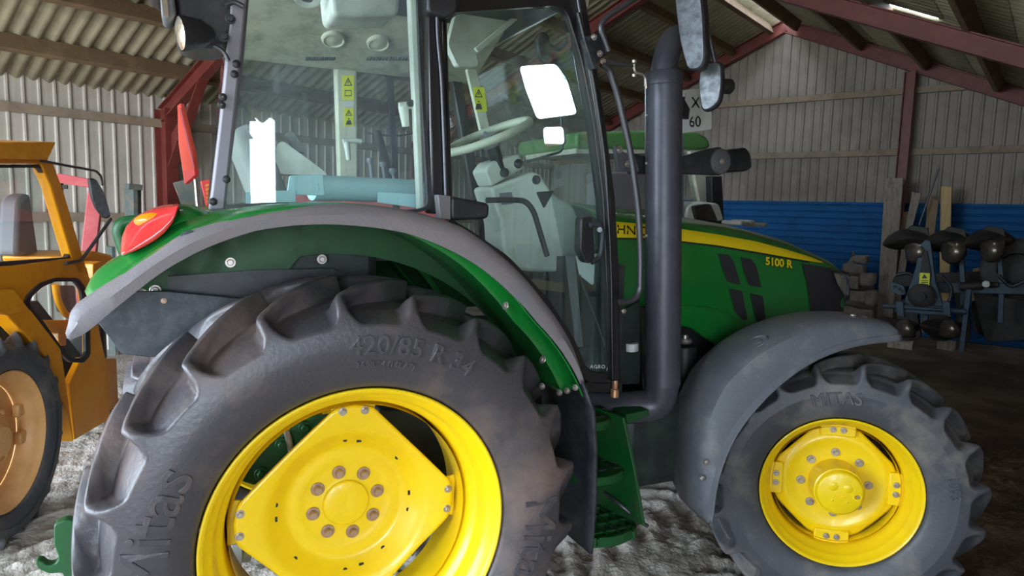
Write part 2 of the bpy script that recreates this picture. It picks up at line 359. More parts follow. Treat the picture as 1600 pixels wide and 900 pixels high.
# red steel frames
def ibeam(mb, a, b, w, h, upv):
    a = Vector(a); b = Vector(b); d = (b-a).normalized(); sd = d.cross(Vector(upv)).normalized(); u = sd.cross(d)
    mb.beam(a, b, .012, h, upv); mb.beam(a+u*h/2, b+u*h/2, w, .014, upv); mb.beam(a-u*h/2, b-u*h/2, w, .014, upv)
for al in (-.35, 3.85, 8.0, 11.85):
    d = .13; fb = MB()
    h = .17 if al < 11 else .18
    zz = lambda lt: zroof(lt)-(.13 if al < 11 else .0)-h/2
    ibeam(fb, S(al, LL-.12, zz(LL-.12)), S(al, LR, zz(LR)), .11, h, (0,0,1))
    ibeam(fb, S(al, LR, zz(LR)), S(al, LRT, zz(LRT)), .11, h, (0,0,1))
    if al < 11:
        ibeam(fb, S(al, LL-.16, -.05), S(al, LL-.16, zz(LL-.16)+.05), .14, .26, SN)
        ibeam(fb, S(al, LRT+.16, -.05), S(al, LRT+.16, zz(LRT)+.05), .14, .26, SN) if al > 0 else None 
        # haunch at the eaves
        fb.prism([S(al, LL-.28, EL-.80), S(al, LL-.28, EL-.4), S(al, LL-1.1, zz(LL-1.1)-.08)], SU*.015)
        fb.beam(S(al, LL-.28, EL-.80), S(al, LL-1.1, zz(LL-1.1)-.08), .11, .015)
    fb.build('trim_steel_frame', 'redst', None)['kind'] = 'structure'
pq = G(1415, 200, 11.8); latp = (pq-S(0,0,0)).dot(SN)
pm = MB(); ibeam(pm, S(11.8, latp, -.05), S(11.8, latp, zroof(latp)-.2), .12, .14, SN); pm.build('trim_gable_post', 'redst', None)['kind'] = 'structure'
# girts
def girt(a, b, m='woodl'): shed_part('trim_girt', MB().beam(a, b, .05, .1), m)
zg = LW(100, 176, LL-.05).z
girt(S(-3.4, LL-.045, zg), S(12, LL-.045, zg)); girt(S(-3.4, LL-.045, 1.55), S(12, LL-.045, 1.55))
for (px, py) in ((1260,154), (1290,241)):
    q = G(px, py, 11.93); girt(S(11.93, LL, q.z), S(11.93, LRT, q.z))
# ground
rng = random.Random(3)
def gz(x, y):
    v = Vector((x, y, 0)); z = .028*noise.noise(v*1.3) + .03*noise.noise(v*5) + .024*abs(noise.noise(v*11))+.016*noise.noise(v*24)
    # tyre ruts with bar marks beside and behind the tractor
    dx = x+.9; 
    for (ox, oy, ax, wd) in ((-1.0, 2.0, .26, .26), (1.7, 1.1, 1.35, .33), (1.5, .2, 1.2, .22), (.6, -.7, 1.5, .3), (-1.6, .3, 1.1, .25)):
        ux, uy = sin(ax), cos(ax); s = (x-ox)*ux+(y-oy)*uy; l = (x-ox)*uy-(y-oy)*ux
        if abs(l) < wd and abs(s) < 3.5:
            e = max(0, 1-(abs(l)/wd)**4); bar = .5+.5*math.tanh(3*sin(2*pi*(s+abs(l)*.8)/.2)); z += e*(-.03+.04*bar)
    return z
def gpatch(x0, x1, y0, y1, st):
    nx = int((x1-x0)/st); ny = int((y1-y0)/st); return [[Vector((x0+(x1-x0)*i/nx, y0+(y1-y0)*j/ny, 0)) for i in range(nx+1)] for j in range(ny+1)]
R_ = gpatch(-4.5, 5.5, -2.2, 6.0, .022)
for r in R_:
    for p in r:
        e = min(1, (p.x+4.5)/.5, (5.5-p.x)/.5, (p.y+2.2)/.5, (6-p.y)/.5); p.z = gz(p.x, p.y)*e
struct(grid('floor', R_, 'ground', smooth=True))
big = MB(); o_ = Vector((-4.5, -2.2, 0))
for (x0, x1, y0, y1) in ((-30,-4.5,-30,30), (5.5,30,-30,30), (-4.5,5.5,-30,-2.2), (-4.5,5.5,6,30)):
    big.add([(x0,y0,0),(x1,y0,0),(x1,y1,0),(x0,y1,0)], [(0,1,2,3)])
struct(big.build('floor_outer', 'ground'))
# ================================================================== the large green tractor
TC = Vector((1.0, .95, 0)); YC = .95
TR = root('tractor', TC, 'large green farm tractor with yellow wheels, glass cab and black upright exhaust in the foreground', 'tractor')

def sm(e0, e1, x): t = np.clip((x-e0)/(e1-e0), 0, 1); return t*t*(3-2*t)
def tyre(name, C, ex, nr, R, hw, rb, rs0, n, phase, m, parent, res=26, sharp=1.0, lug=.045):
    """C centre of the outer rim plane; ex forward, nr outward; hw half width; rb bead radius; rs0 bottom of the pockets; n lugs a side"""
    C = np.array(C); ex = np.array(ex); nr = np.array(nr); ez = np.array([0,0,1.])
    k = R/.79
    # (w relative to outer rim plane, r)
    prof = [(-.015,rb),(.012,rb+.004),(.03,rb+.03),(.046,rb+.07),(.054,rb+.12),(.054,rs0-.05),(.05,rs0-.02),(.046,rs0),(.040,rs0+.025),(.030,rs0+.05),(.016,rs0+.073),(.002,rs0+.088),(-.02,rs0+.096)]
    rt = rs0+.096; prof += [(-.07, rt+(R-rt)*.35), (-.13, rt+(R-rt)*.75), (-hw*.8, R-.002*k), (-hw, R)]
    prof = [(a*k if a > 0 else a, b) for a, b in prof]
    # resample
    pts = np.array(prof); d = np.r_[0, np.cumsum(np.hypot(*np.diff(pts, axis=0).T))]; ns = 74
    s = np.linspace(0, d[-1], ns); w = np.interp(s, d, pts[:,0]); r = np.interp(s, d, pts[:,1])
    ker = np.array([1,2,3,2,1])/9.
    for _ in range(2):
        w[2:-2] = np.convolve(w, ker, 'valid'); r[2:-2] = np.convolve(r, ker, 'valid')
    # carcass floor beneath the lugs
    br = np.where(r > rs0, rs0 + (r-rs0)*.62, r); tt = np.clip((r-rs0)/(.09*k), 0, 1)
    bw = w - lug*1.35*tt*np.clip((w+.12)/.1, 0, 1); br = np.minimum(br, R-lug) - .018*tt*k
    nth = n*res; th = np.linspace(0, 2*pi, nth, endpoint=False)
    TH, Wg = np.meshgrid(th, w, indexing='ij'); Rg = np.broadcast_to(r, TH.shape)
    allv = []; faces = []
    for side in (0, 1):
        ph = radians(phase) + (pi/n if side else 0)*0
        t_ = np.clip(-Wg/hw, 0, 1.1); shift = radians(18)*(21/n)*t_**1.0
        phi = ((TH - ph)/(2*pi/n)) % 1.0; TA = TH - shift; dist = np.minimum(phi, 1-phi)*(2*pi/n)*Rg
        half = .010*k + .014*k*np.clip(-Wg/.1, 0, 1)
        L1 = 1-sm(half, half+.022-.008*np.clip(-Wg/.1, 0, 1), dist)
        phs = ((TH-ph)/(2*pi/n)) % 1.0; ps = (phs**.85)
        rp = rs0-.012*k + .108*k*np.abs(2*ps-1)**3.2
        L2 = 1-sm(-.008, .013, Rg-rp); L2 = np.where(Wg < -.05, 0, L2)
        L = np.maximum(L1, L2); L = np.where(Rg < rs0-.02, 1, L)
        ww = bw[None,:]*(1-L)+w[None,:]*L; rr = br[None,:]*(1-L)+r[None,:]*L
        wp = ww if side == 0 else (-2*hw-ww)
        X = C[None,None,:] + ex*(rr*np.cos(TA))[...,None] + ez*(rr*np.sin(TA))[...,None] + nr*wp[...,None]
        k0 = len(allv)*0 + (0 if side == 0 else nth*ns)
        allv.append(X.reshape(-1, 3))
        I = np.arange(nth)[:,None]*ns; J = np.arange(ns-1)[None,:]; I2 = ((np.arange(nth)+1) % nth)[:,None]*ns
        faces.append((np.stack([I+J, I+J+1, I2+J+1, I2+J], -1).reshape(-1, 4)+k0))
    # join at the crown
    a = np.arange(nth)*ns+ns-1; a2 = np.roll(a, -1); b = a+nth*ns; b2 = a2+nth*ns
    faces.append(np.stack([a, b, b2, a2], -1))
    V = np.concatenate(allv); F = np.concatenate(faces)
    me = bpy.data.meshes.new(name); me.from_pydata(V.tolist(), [], F.tolist()); me.update()
    bm = bmesh.new(); bm.from_mesh(me); bmesh.ops.recalc_face_normals(bm, faces=bm.faces); bm.to_mesh(me); bm.free()
    for p in me.polygons: p.use_smooth = True
    me.materials.append(M[m]); o = bpy.data.objects.new(name, me); COL.objects.link(o)
    c = Vector((C - nr*hw).tolist()); me.transform(Matrix.Translation(-c)); o.location = c
    if parent: o.parent = parent; o.matrix_parent_inverse = wmat(parent).inverted()
    return o
def polar(C, ex, nr, th, r, w): return Vector(C) + Vector(ex)*(r*cos(th)) + Vector((0,0,r*sin(th))) + Vector(nr)*w
def wheel_disc(name, C, ex, nr, rout, wprof, m, parent, nth=180, nr_=26, th_=.012):
    rows = []
    for i in range(nth):
        th = 2*pi*i/nth; ro = rout(th); rows.append([polar(C, ex, nr, th, ro*(j/nr_)+(.0005 if j == 0 else 0), wprof(ro*(j/nr_))) for j in range(nr_+1)])
    nc = nr_+1; vs = [p for r in rows for p in r]; fs = [(i*nc+j, i*nc+j+1, ((i+1) % nth)*nc+j+1, ((i+1) % nth)*nc+j) for i in range(nth) for j in range(nr_)]
    return mesh(name, vs, fs, m, parent, smooth=True, solid=th_)
def tyre_text(body, C, ex, nr, thdeg, r, size, w, parent, m='rubber', bold=0.0, depth=.0018, wf=None, name='raised_lettering'):
    wfun = wf or (lambda rr: w)
    return text(name, body, m, parent, lambda x, y, z: polar(C, ex, nr, radians(thdeg)-x/r, r+y, wfun(r+y)+z), size=size, depth=depth, bold=bold, bev=.0013)

EX = Vector((1,0,0)); OUT = Vector((0,-1,0)); C0 = Vector((0,0,.75))
def rear_wheel(C, out, mirror):
    res = 26 if not mirror else 10
    ty = tyre('rear_tyre', C, EX, out, .79, .21, .468, .668, 21, 61.2, 'rubber', TR, res=res)
    rim = MB().lathe(C, out, [(.002,.468),(.008,.4665),(.010,.462),(.006,.455),(-.004,.449),(-.02,.443),(-.035,.43),(-.045,.424),(-.085,.418),(-.095,.412),(-.105,.400),(-.13,.392),(-.22,.386),(-.30,.392),(-.36,.43),(-.42,.465),(-.42,.455),(-.36,.42),(-.30,.38),(-.13,.38)], n=120, x=EX).build('rear_rim', 'yellow', TR, smooth=True)
    return ty, rim
ty, rim = rear_wheel(C0, OUT, False)
def sidew(rr): return interp([.50,.54,.59,.62,.65,.67,.70], [.034,.046,.0545,.0545,.052,.048,.042], rr)
tyre_text('420/85 R 34', C0, EX, OUT, 76, .607, .082, 0, ty, wf=lambda rr: sidew(rr)+.0012)
tyre_text('14.9R 34 (142 A8)', C0, EX, OUT, 84, .552, .024, 0, ty, wf=lambda rr: sidew(rr)+.001)
for a in (166, -12): tyre_text('Mitas', C0, EX, OUT, a, .588, .165, 0, ty, wf=lambda rr: sidew(rr)+.0012)
# disc with four lobes
def lob(th, n=4, ph=radians(-2), rl=.362, rm=.293, wd=.19):
    a = (th-ph) % (2*pi/n); a = min(a, 2*pi/n-a)                       # angle from the nearest lobe
    a0 = wd
    if a < a0: return rl*(1-.02*(a/a0))/1.0
    # straight edge from lobe corner to next lobe corner
    A = Vector((rl*.98*cos(a0), rl*.98*sin(a0))); B = Vector((rl*.98*cos(2*pi/n-a0), rl*.98*sin(2*pi/n-a0)))
    d = Vector((cos(a), sin(a))); # solve A + t(B-A) on direction d
    e = B-A; den = d.x*e.y-d.y*e.x; s = (A.x*e.y-A.y*e.x)/den; return s
def wrear(r): return interp([0,.06,.085,.14,.155,.20,.235,.27,.33,.38], [-.266,-.266,-.272,-.272,-.266,-.268,-.238,-.205,-.192,-.192], r)
disc = wheel_disc('wheel_disc', C0, EX, OUT, lob, wrear, 'yellow', rim)
cap = MB().lathe(C0, OUT, [(-.255,.001),(-.252,.03),(-.252,.072),(-.256,.078),(-.262,.079)], n=48).build('hub_cap', 'yellow', disc, smooth=True)
for i in range(8):
    a = radians(12+45*i); p = polar(C0, EX, OUT, a, .112, -.266); bolt('wheel_nut', p, OUT, .0155, .026, 'rusty', disc)
for k in range(4):
    a0 = radians(-2+90*k)
    for s in (-1, 1):
        bolt('lobe_bolt', polar(C0, EX, OUT, a0+s*.105, .345, -.189), OUT, .010, .014, 'steel', disc)
    # bracket welded inside the rim
    b = MB(); q = [polar(C0, EX, OUT, a0+s*.2, rr, -.212) for s, rr in ((-1,.30),(1,.30),(1,.386),(-1,.386))]
    b.prism(q, -OUT*.012*1.0).build('rim_bracket', 'yellow', rim, bevel=.003)
for a, r, sq in ((92,.232,0),(80,.228,1),(40,.225,0),(2,.222,1),(-14,.222,0),(-55,.22,0),(-78,.23,1),(-92,.23,0),(170,.235,0),(182,.235,1),(222,.232,0)):
    p = polar(C0, EX, OUT, radians(a), r, wrear(r)+.0065); b = MB()
    if sq: b.box(p, .016, .003, .016)
    else: b.cyl(p, p+OUT*.0015, .0075, n=12)
    b.build('disc_hole', 'ink', disc)
rear_wheel(Vector((0,1.9,.75)), -OUT, True)
CF0 = Vector((0,1.9,.75)); wheel_disc('wheel_disc', CF0, EX, -OUT, lob, wrear, 'yellow', TR, nth=60, nr_=10)

# ---- front wheel, steered towards the camera
ST = radians(39.7); FX = Vector((cos(ST), -sin(ST), 0)); FO = Vector((-sin(ST), -cos(ST), 0))
CF = Vector((2.1065, -.0110, .56))
fty = tyre('front_tyre', CF, FX, FO, .60, .165, .338, .497, 19, 84.8, 'rubberf', TR, res=26, lug=.038)
FR = [(.002,.338),(.007,.337),(.009,.333),(.006,.327),(-.004,.322),(-.018,.318),(-.03,.306),(-.04,.302),(-.06,.298),(-.075,.286),(-.10,.28),(-.20,.276),(-.27,.30),(-.33,.335),(-.33,.325),(-.27,.29),(-.20,.266),(-.10,.27)]
frim = MB().lathe(CF, FO, FR, n=96, x=FX).build('front_rim', 'yellow', TR, smooth=True)
def flob(th): return lob(th, ph=radians(2), rl=.266, rm=.22, wd=.42)
def wfr(r): return interp([0,.10,.17,.19,.215,.24,.28], [-.135,-.135,-.132,-.128,-.12,-.135,-.148], r)
fdisc = wheel_disc('wheel_disc', CF, FX, FO, flob, wfr, 'yellow', frim, nth=120, nr_=22)
hub = MB().lathe(CF, FO, [(-.14,.112),(-.03,.108),(-.015,.106),(-.012,.100),(.0,.097),(.006,.092),(.008,.088),(.008,.001)], n=56).build('hub_reducer', 'yellow', frim, smooth=True)
for dx, dz, rr in ((-.03,.03,.02),(.03,.026,.02),(-.03,-.035,.006),(.03,-.035,.006)):
    p = CF+FX*dx+Vector((0,0,dz))+FO*.008; MB().lathe(p, FO, [(0,rr),(.002,rr-.002),(.0022,.001)], n=20).build('hub_boss', 'yellow', hub, smooth=True)
p = CF+FX*.07+Vector((0,0,-.005))+FO*.007; MB().lathe(p, FO, [(0,.021),(.004,.019),(.004,.013),(.001,.012),(.001,.001)], n=24).build('filler_plug', 'yellow', hub, smooth=True)
MB().cyl(p, p+FO*.006, .007, n=6).build('plug_screw', 'steel', hub)
text('cast_lettering', 'CARRARO', 'yellow', hub, lambda x, y, z: CF+FX*x+Vector((0,0,y-.012))+FO*(.0085+z), size=.017, depth=.001)
for i in range(8):
    a = radians(45*i+2); bolt('wheel_nut', polar(CF, FX, FO, a, .143, -.128), FO, .013, .022, 'steel', fdisc)
for k in range(4):
    a0 = radians(2+90*k)-.02
    A = polar(CF, FX, FO, a0, .255, -.145); t = Vector(FX)*(-sin(a0))+Vector((0,0,cos(a0))); rd = Vector(FX)*cos(a0)+Vector((0,0,sin(a0)))
    br = MB().box(A, .066, .15, .07, (rd, t, FO)).build('rim_bracket', 'yellow', frim, bevel=.006)
    for s in (-1, 1): bolt('bracket_bolt', A+t*s*.022+FO*.035-rd*.002, FO, .0095, .012, 'steel', br)
tyre_text('MITAS', CF, FX, FO, 97, .437, .075, 0, fty, m='rubberf', wf=lambda rr: .0415)
tyre_text('1093', CF, FX, FO, 12, .437, .055, 0, fty, m='rubberf', wf=lambda rr: .0415)
# far front wheel (mirror of the near one about the centre line)
CF2 = Vector((2.1065, 1.9, .56)); tyre('front_tyre', CF2-FO*0, FX, -FO, .60, .165, .338, .497, 19, 84.8, 'rubberf', TR, res=10, lug=.038)
MB().lathe(CF2, -FO, FR, n=48, x=FX).build('front_rim', 'yellow', TR, smooth=True)
MB().lathe(CF2, -FO, [(-.13,.28),(-.12,.2),(-.13,.001)], n=40).build('wheel_disc', 'yellow', TR, smooth=True)
# front axle
MB().beam((2.1,.33,.56), (2.1,1.6,.56), .16, .16).lathe((2.16,.22,.56), (0,1,0), [(0,.06),(.02,.11),(.14,.11),(.2,.07)], n=24).build('front_axle', 'greenlo', TR, bevel=.02)
MB().cyl((0,.29,.75), (0,1.6,.75), .085, n=24).lathe((0,.3,.75), (0,1,0), [(0,.13),(.05,.15),(.10,.15),(.14,.12),(.3,.14),(.32,.2),(.35,.2)], n=32).build('rear_axle', 'greenlo', TR, smooth=True)

# ---- rear fender
TOPA = [137.7,135.5,131.9,127.4,122.3,117.2,112.4,106.8,98.8,90.6,81.8,71.4,61.6,49,37.8,28]
TOPR = [1.012,1.037,1.030,1.022,1.026,1.035,1.030,1.020,1.014,1.012,1.009,1.005,.976,.942,.923,.897]
LOWA = [138.5,135.6,133.3,128.7,121.9,115.6,107.5,99.5,90.9,81.5,74.3,66,56.9,47,39.4,28]
LOWR = [.985,.975,.974,.975,.983,.986,.984,.971,.956,.945,.93,.913,.89,.872,.874,.876]
def rt_(a): return float(np.interp(-a, [-x for x in TOPA], TOPR))
def rl_(a): return float(np.interp(-a, [-x for x in LOWA], LOWR))
def fp(a, r, y): t = radians(a); return Vector((r*cos(t), y, .75+r*sin(t)))
def fender(out_y, sgn, det=True):
    Y = lambda d: out_y + sgn*d
    A = np.linspace(138.5, 28, 90); rows = []
    for a in A:
        ro = rt_(a); rl = rl_(a)
        e = min(1, (138.5-a)/1.2+.55); mid = (ro+rl)/2; ro_ = mid+(ro-mid)*e; rl2 = mid+(rl-mid)*e
        rows.append([fp(a, rl2, Y(.004)), fp(a, rl2, Y(0)), fp(a, rl2*.5+ro_*.5, Y(-.004)), fp(a, ro_-.022, Y(.0)), fp(a, ro_-.006, Y(.008)), fp(a, ro_, Y(.025)), fp(a, ro_+.003, Y(.06)), fp(a, ro_+.002, Y(.105))])
    grid('fender_extension', rows, 'lip', TR, smooth=True, solid=.006)
    A = np.linspace(133.5, 26.5, 80); rows = []
    for i, a in enumerate(A):
        ro = rt_(min(a, 137)); b = interp([50,90,100,108,115,133], [0,.006,.012,.022,.036,.046], a); e = min(1, (134.2-a)/4)
        en = e**.5
        rows.append([fp(a, ro-.012, Y(.075)), fp(a, ro+.002, Y(.10)), fp(a, ro+b*.75*en, Y(.14)), fp(a, ro+b*en, Y(.21)), fp(a, ro+b*en, Y(.35)), fp(a, ro+b*.5*en, Y(.46)), fp(a, ro-.03, Y(.48))])
    sh = grid('fender_shell', rows, 'green', TR, smooth=True, solid=.008)
    # inner lining visible beneath the shell at the front
    up = lambda a: interp([50,88], [0,.045], a)
    rows = [[fp(a, rl_(a)+up(a)+dr, Y(dy)) for dr, dy in ((-.004,.02),(.004,.05),(.012,.10),(-.004,.125),(-.03,.135),(-.028,.3),(-.028,.46))] for a in np.linspace(131, 24, 70)]
    grid('fender_lining', rows, 'green', TR, smooth=True, solid=.005)
    return sh
fender(.02, 1)
fender(1.88, -1)
# vertical inner wall of the wheel arch, with bolts
wl = [fp(a, 1.0 if a > 60 else .93, .47) for a in np.linspace(131, 26, 40)] + [fp(a, .84, .47) for a in np.linspace(26, 98, 20)] + PL([(410,470),(250,462),(160,470)], .47)[:2]
iw = MB().prism(wl, (0,.012,0)).build('arch_wall', 'greenlo', TR)
for p in ((360,410), (503,405), (243,453)): bolt('arch_bolt', P(*p, .468), OUT, .012, .012, 'steel', iw)
slab('arch_guard', [(262,432),(400,422),(520,420),(560,440),(600,560),(380,560),(262,458)], .455, .01, 'black', TR)
gp = slab('mud_flap', [(150,500),(176,455),(262,455),(420,470),(420,560),(232,558),(190,553)], .40, .012, 'darkpl', TR, bevel=.003)
bolt('flap_bolt', P(256,470,.398), OUT, .006, .006, 'rusty', gp)
for p in ((790,478),(848,562)):
    d = Vector((-.9,-.3,.3)); bolt('fender_bolt', P(*p, .13)+Vector((0,0,0)), d, .010, .010, 'steel', TR)
# work socket on the green strip
q = P(296,372,.05); MB().lathe(q, (-.3,-1,.2), [(-.03,.02),(0,.022),(.012,.02),(.014,.001)], n=24).build('side_marker', 'darkpl', TR, smooth=True)
# front mud guard of the arch (black), between tyre and steps
pts = [(fp(28,.885,0).x+.005, 1.18), (.845,1.05), (.862,.9), (.868,.72), (.866,.6), (.860,.50)]
rows = [[Vector((x, y, z)) for y in (.04,.10,.2,.3,.45)] for x, z in pts]
gd = grid('step_guard', rows, 'darkpl', TR, smooth=True, solid=.012)
for k, p in enumerate(((851,603),(878,613),(890,610),(903,605))): bolt('guard_bolt', P(*p, .10-.02*k)+Vector((-.01,0,0)), (-1,-.6,0), .008, .010, 'steel', gd)

# ---- tail lamp in its green blister
Yb = .17
rows = []
def blister(px_top, px_bot, y0, y1, n=14, k=9, bulge=.07):
    rows = []
    for i in range(n):
        t = i/(n-1); ta = pl(px_top, t); tb = pl(px_bot, t); A = P(*ta, y1)
        r = []
        for j in range(k):
            s = j/(k-1); m_ = sin(s*pi/2); q = P(tb[0]+(ta[0]-tb[0])*m_, tb[1]+(ta[1]-tb[1])*m_, y0 + (y1-y0)*(1-cos(s*pi/2))); r.append(q)
        for j in range(1, 5): q = A.copy(); q.y = y1+(.28-.0)*j/4*.5; q.z -= .01*j; r.append(q)
        rows.append(r)
    return rows
def pl(pts, t):
    d = [0]
    for a, b in zip(pts, pts[1:]): d.append(d[-1]+hypot(b[0]-a[0], b[1]-a[1]))
    s = t*d[-1]
    return (float(np.interp(s, d, [p[0] for p in pts])), float(np.interp(s, d, [p[1] for p in pts])))
lt = [(190,392),(192,370),(200,352),(215,338),(240,326),(262,321),(279,320)]; lb = [(191,398),(206,394),(224,386),(242,376),(258,363),(271,346),(279,322)]
tl = grid('tail_lamp', blister(lt, lb, .13, .25), 'lens', TR, smooth=True, solid=.006); tl['label'] = 'red tail lamp lens with an amber spot'
gtp = [(279,320),(300,321),(320,326),(335,334),(342,340)]; gb = [(191,399),(225,388),(262,366),(300,352),(342,343)]
grid('lamp_housing', blister([(190,395),(197,356),(240,327),(279,320),(300,321),(335,334),(342,341)], [(191,400),(212,394),(240,384),(270,368),(300,354),(322,347),(342,343)], .17, .27), 'green', TR, smooth=True, solid=.006)
a_ = P(231,343,.165); grid('amber_lens', [[a_+Vector((.035*cos(t)*s, -.006*cos(s*1.3)+.0, .018*sin(t)*s+.006*cos(t)*s)) for t in np.linspace(0,2*pi,20)] for s in (0.02,.4,.75,1)], 'lensy', tl, smooth=True)
# ---- cab
YG = .30; YF = 1.60
def lean(v, z0=1.75, k=.06):    # the cab side leans in towards the roof
    return Vector((v.x, v.y+max(0, v.z-z0)*k, v.z))
# rear side window
rw = [(345,327),(352,270),(372,120),(387,-60),(655,-60),(663,120),(671,260),(675,328),(640,334),(500,322),(420,322)]
outer = rloop(PL(rw, YG), [.03,.2,.2,.02,.02,.2,.2,.05,.05,.2,.2]); inner = inset(outer, .012)
if (inner[0]-sum(outer, Vector())/len(outer)).length > (outer[0]-sum(outer, Vector())/len(outer)).length: inner = inset(outer, -.012)
wn = ring('side_window_seal', outer, inner, (0,.02,0), 'black', TR)
MB().prism(inner, (0,.005,0)).build('side_window_glass', 'glass', TR)
# rear post (grey) and its fittings
ps = slab('rear_post', [(326,329),(352,329),(374,120),(392,-60),(362,-60),(358,40),(343,190),(330,300)], YG-.005, .10, 'greypost', TR, bevel=.008)
for p in ((369,100),(366,116),(348,152),(346,164),(354,280),(333,315)): MB().lathe(P(*p, YG-.006), OUT, [(0,.012),(.010,.011),(.013,.006),(.013,.001)], n=16).build('post_cap', 'black', ps, smooth=True)
# B post
slab('centre_post', [(667,-60),(690,-60),(692,60),(700,200),(706,334),(676,334),(672,200)], YG-.02, .09, 'blackp', TR, bevel=.006)
MB().tube([P(x,y,YG-.035) for x, y in ((683,22),(684,60),(690,120),(694,220),(698,345))], .0065, 10, .05).build('gas_strut', 'rod', TR, smooth=True)
# door: frame ring and glass
dr_o = [(693,-60),(880,-60),(898,-20),(922,70),(946,200),(957,310),(962,450),(964,600),(915,600),(893,545),(850,482),(788,414),(724,368),(703,360)]
dr_i = [(698,20),(870,8),(886,20),(908,90),(929,200),(942,310),(948,450),(949,585),(918,578),(898,530),(856,466),(795,400),(730,356),(708,345)]
oo = rloop(PL(dr_o, YG), .04); ii = rloop(PL(dr_i, YG), .04)
dfr = ring('door_frame', oo, ii, (0,.03,0), 'blackp', TR, bevel=.004)
dg = MB().prism([p+Vector((0,.012,0)) for p in ii], (0,.005,0)).build('door_glass', 'glassd', TR)
text('dealer_sticker', 'R: AGRO', 'white', dg, lambda x, y, z: P(928.5+x, 573-y*1.0, YG+.004) + Vector((0,-.002-z*.001,0)), size=8, depth=.3, space=1.1)
text('door_sticker', 'www', 'white', dg, lambda x, y, z: P(928+x, 574-y, YG+.006), size=.5, depth=.1) if False else None
# front post
slab('front_post', [(893,-60),(906,-60),(928,70),(948,200),(962,310),(968,420),(970,596),(956,596),(955,420),(950,310),(936,200),(914,70)], YG-.03, .10, 'blackp', TR, bevel=.008)
MB().tube([P(x,y,YG-.035) for x, y in ((903,20),(925,110),(946,250),(955,420),(957,590))], .008, 8, .1).build('rain_gutter', 'blackp', TR, smooth=True)
q = P(961,600,YG-.01); MB().cyl(q+Vector((0,0,.02)), q-Vector((0,0,.02)), .013, n=6).cyl(q-Vector((0,0,.02)), q-Vector((0,0,.055)), .018, n=12).build('drain_fitting', 'copper', TR, bevel=.002)
slab('sill', [(915,598),(972,598),(972,612),(918,612)], YG+.0, .1, 'blackp', TR)
# hinges, mirrors, handles on the side
h = MB().prism(rloop(PL([(704,306),(766,318),(764,342),(704,345)], YG-.06), .02), (0,.055,0)).build('door_hinge_cover', 'black', TR, bevel=.012, seg=4)
MB().prism(PL([(684,304),(705,306),(705,344),(688,342)], YG-.06), (0,.06,0)).build('hinge_plate', 'lip', h, bevel=.004)
h2 = MB().prism(rloop(PL([(668,-20),(716,-20),(716,18),(700,28),(668,20)], YG-.06), .02), (0,.06,0)).build('door_hinge_cover', 'black', TR, bevel=.01, seg=3)
hp = PL([(918,350),(940,344),(948,350),(944,400),(936,414),(918,414)], YG-.02)
MB().prism(rloop(PL([(908,340),(926,338),(930,410),(916,412),(906,392)], YG+.0), .015), (0,.05,0)).build('latch_housing', 'black', dfr, bevel=.006)
MB().tube([P(x,y,YG-.045) for x, y in ((922,352),(934,349),(942,360),(941,380),(938,402),(924,410))], .011, 12, .03).build('door_handle', 'darkpl', dfr, smooth=True)
MB().cyl(P(937,359,YG-.06), P(937,359,YG-.04), .010, n=16).build('key_lock', 'rod', dfr, smooth=True)
MB().tube([P(x,y,YG+.05) for x, y in ((760,313),(800,312),(822,314),(834,330),(855,400))], .011, 12, .04).build('inner_grab_bar', 'black', dfr, smooth=True)
MB().tube([P(x,y,YG+.02) for x, y in ((905,430),(924,480),(948,545),(952,575))], .006, 8, .04).build('gas_spring', 'rod', dfr, smooth=True)
# far side, floor, ceiling, windscreen
ZC = 2.455
hl = [(YG+.04,2.53),(.45,2.64),(1.08,2.64),(1.48,2.455),(YF,2.44),(YF,2.50),(1.5,2.51),(1.10,2.67),(.43,2.67),(YG+.04,2.58)]
cab = MB().prism([Vector((-.36,y,z)) for y, z in hl], (1.30,0,0)).build('headliner', 'liner', TR, bevel=.01)
def hlz(px, py, nrm=Vector((0,-.42,-.907))):          # on the sloping far part of the headliner
    d = ray(px, py); p0 = Vector((0,1.48,2.455)); n_ = Vector((0,.185,.40)).normalized(); return CP + d*((p0-CP).dot(n_)/d.dot(n_)), -n_
rf = rloop([Vector((-.62,.22,2.62)), Vector((.98,.22,2.62)), Vector((1.05,.5,2.62)), Vector((1.05,1.4,2.62)), Vector((.98,1.68,2.62)), Vector((-.62,1.68,2.62))], .12)
MB().prism(rf, (0,0,.20)).build('cab_roof', 'black', TR, bevel=.05, seg=4)
slab('roof_rail', [(660,-60),(905,-60),(910,25),(870,8),(700,4),(660,-8)], YG+.03, .06, 'black', TR)
MB().prism([Vector((-.38,YF+.02,1.2)), Vector((1.12,YF+.02,1.2)), Vector((1.12,YF+.02,1.36)), Vector((-.38,YF+.02,1.72))], (0,.04,0)).build('far_side_panel', 'greenlo', TR)
fpst = MB().prism(PL([(524,96),(558,98),(560,285),(530,285)], YF-.02), (0,.07,0)).build('far_post', 'beige', TR, bevel=.01)
MB().beam((-.35,YF,1.7), (-.27,YF,2.46), .06, .06).build('far_post', 'beige', TR, bevel=.01)
MB().beam((1.10,YF,1.3), (.86,YF,2.46), .06, .06).build('far_post', 'black', TR, bevel=.01)
MB().beam((.55,YF+.01,1.6), (.5,YF+.01,2.46), .03, .03).build('far_door_frame', 'black', TR)
MB().prism([Vector((-.35,YF+.03,1.7)), Vector((.25,YF+.03,1.7)), Vector((.25,YF+.03,2.46)), Vector((-.28,YF+.03,2.46))], (0,.005,0)).build('far_side_glass', 'glassl', TR)
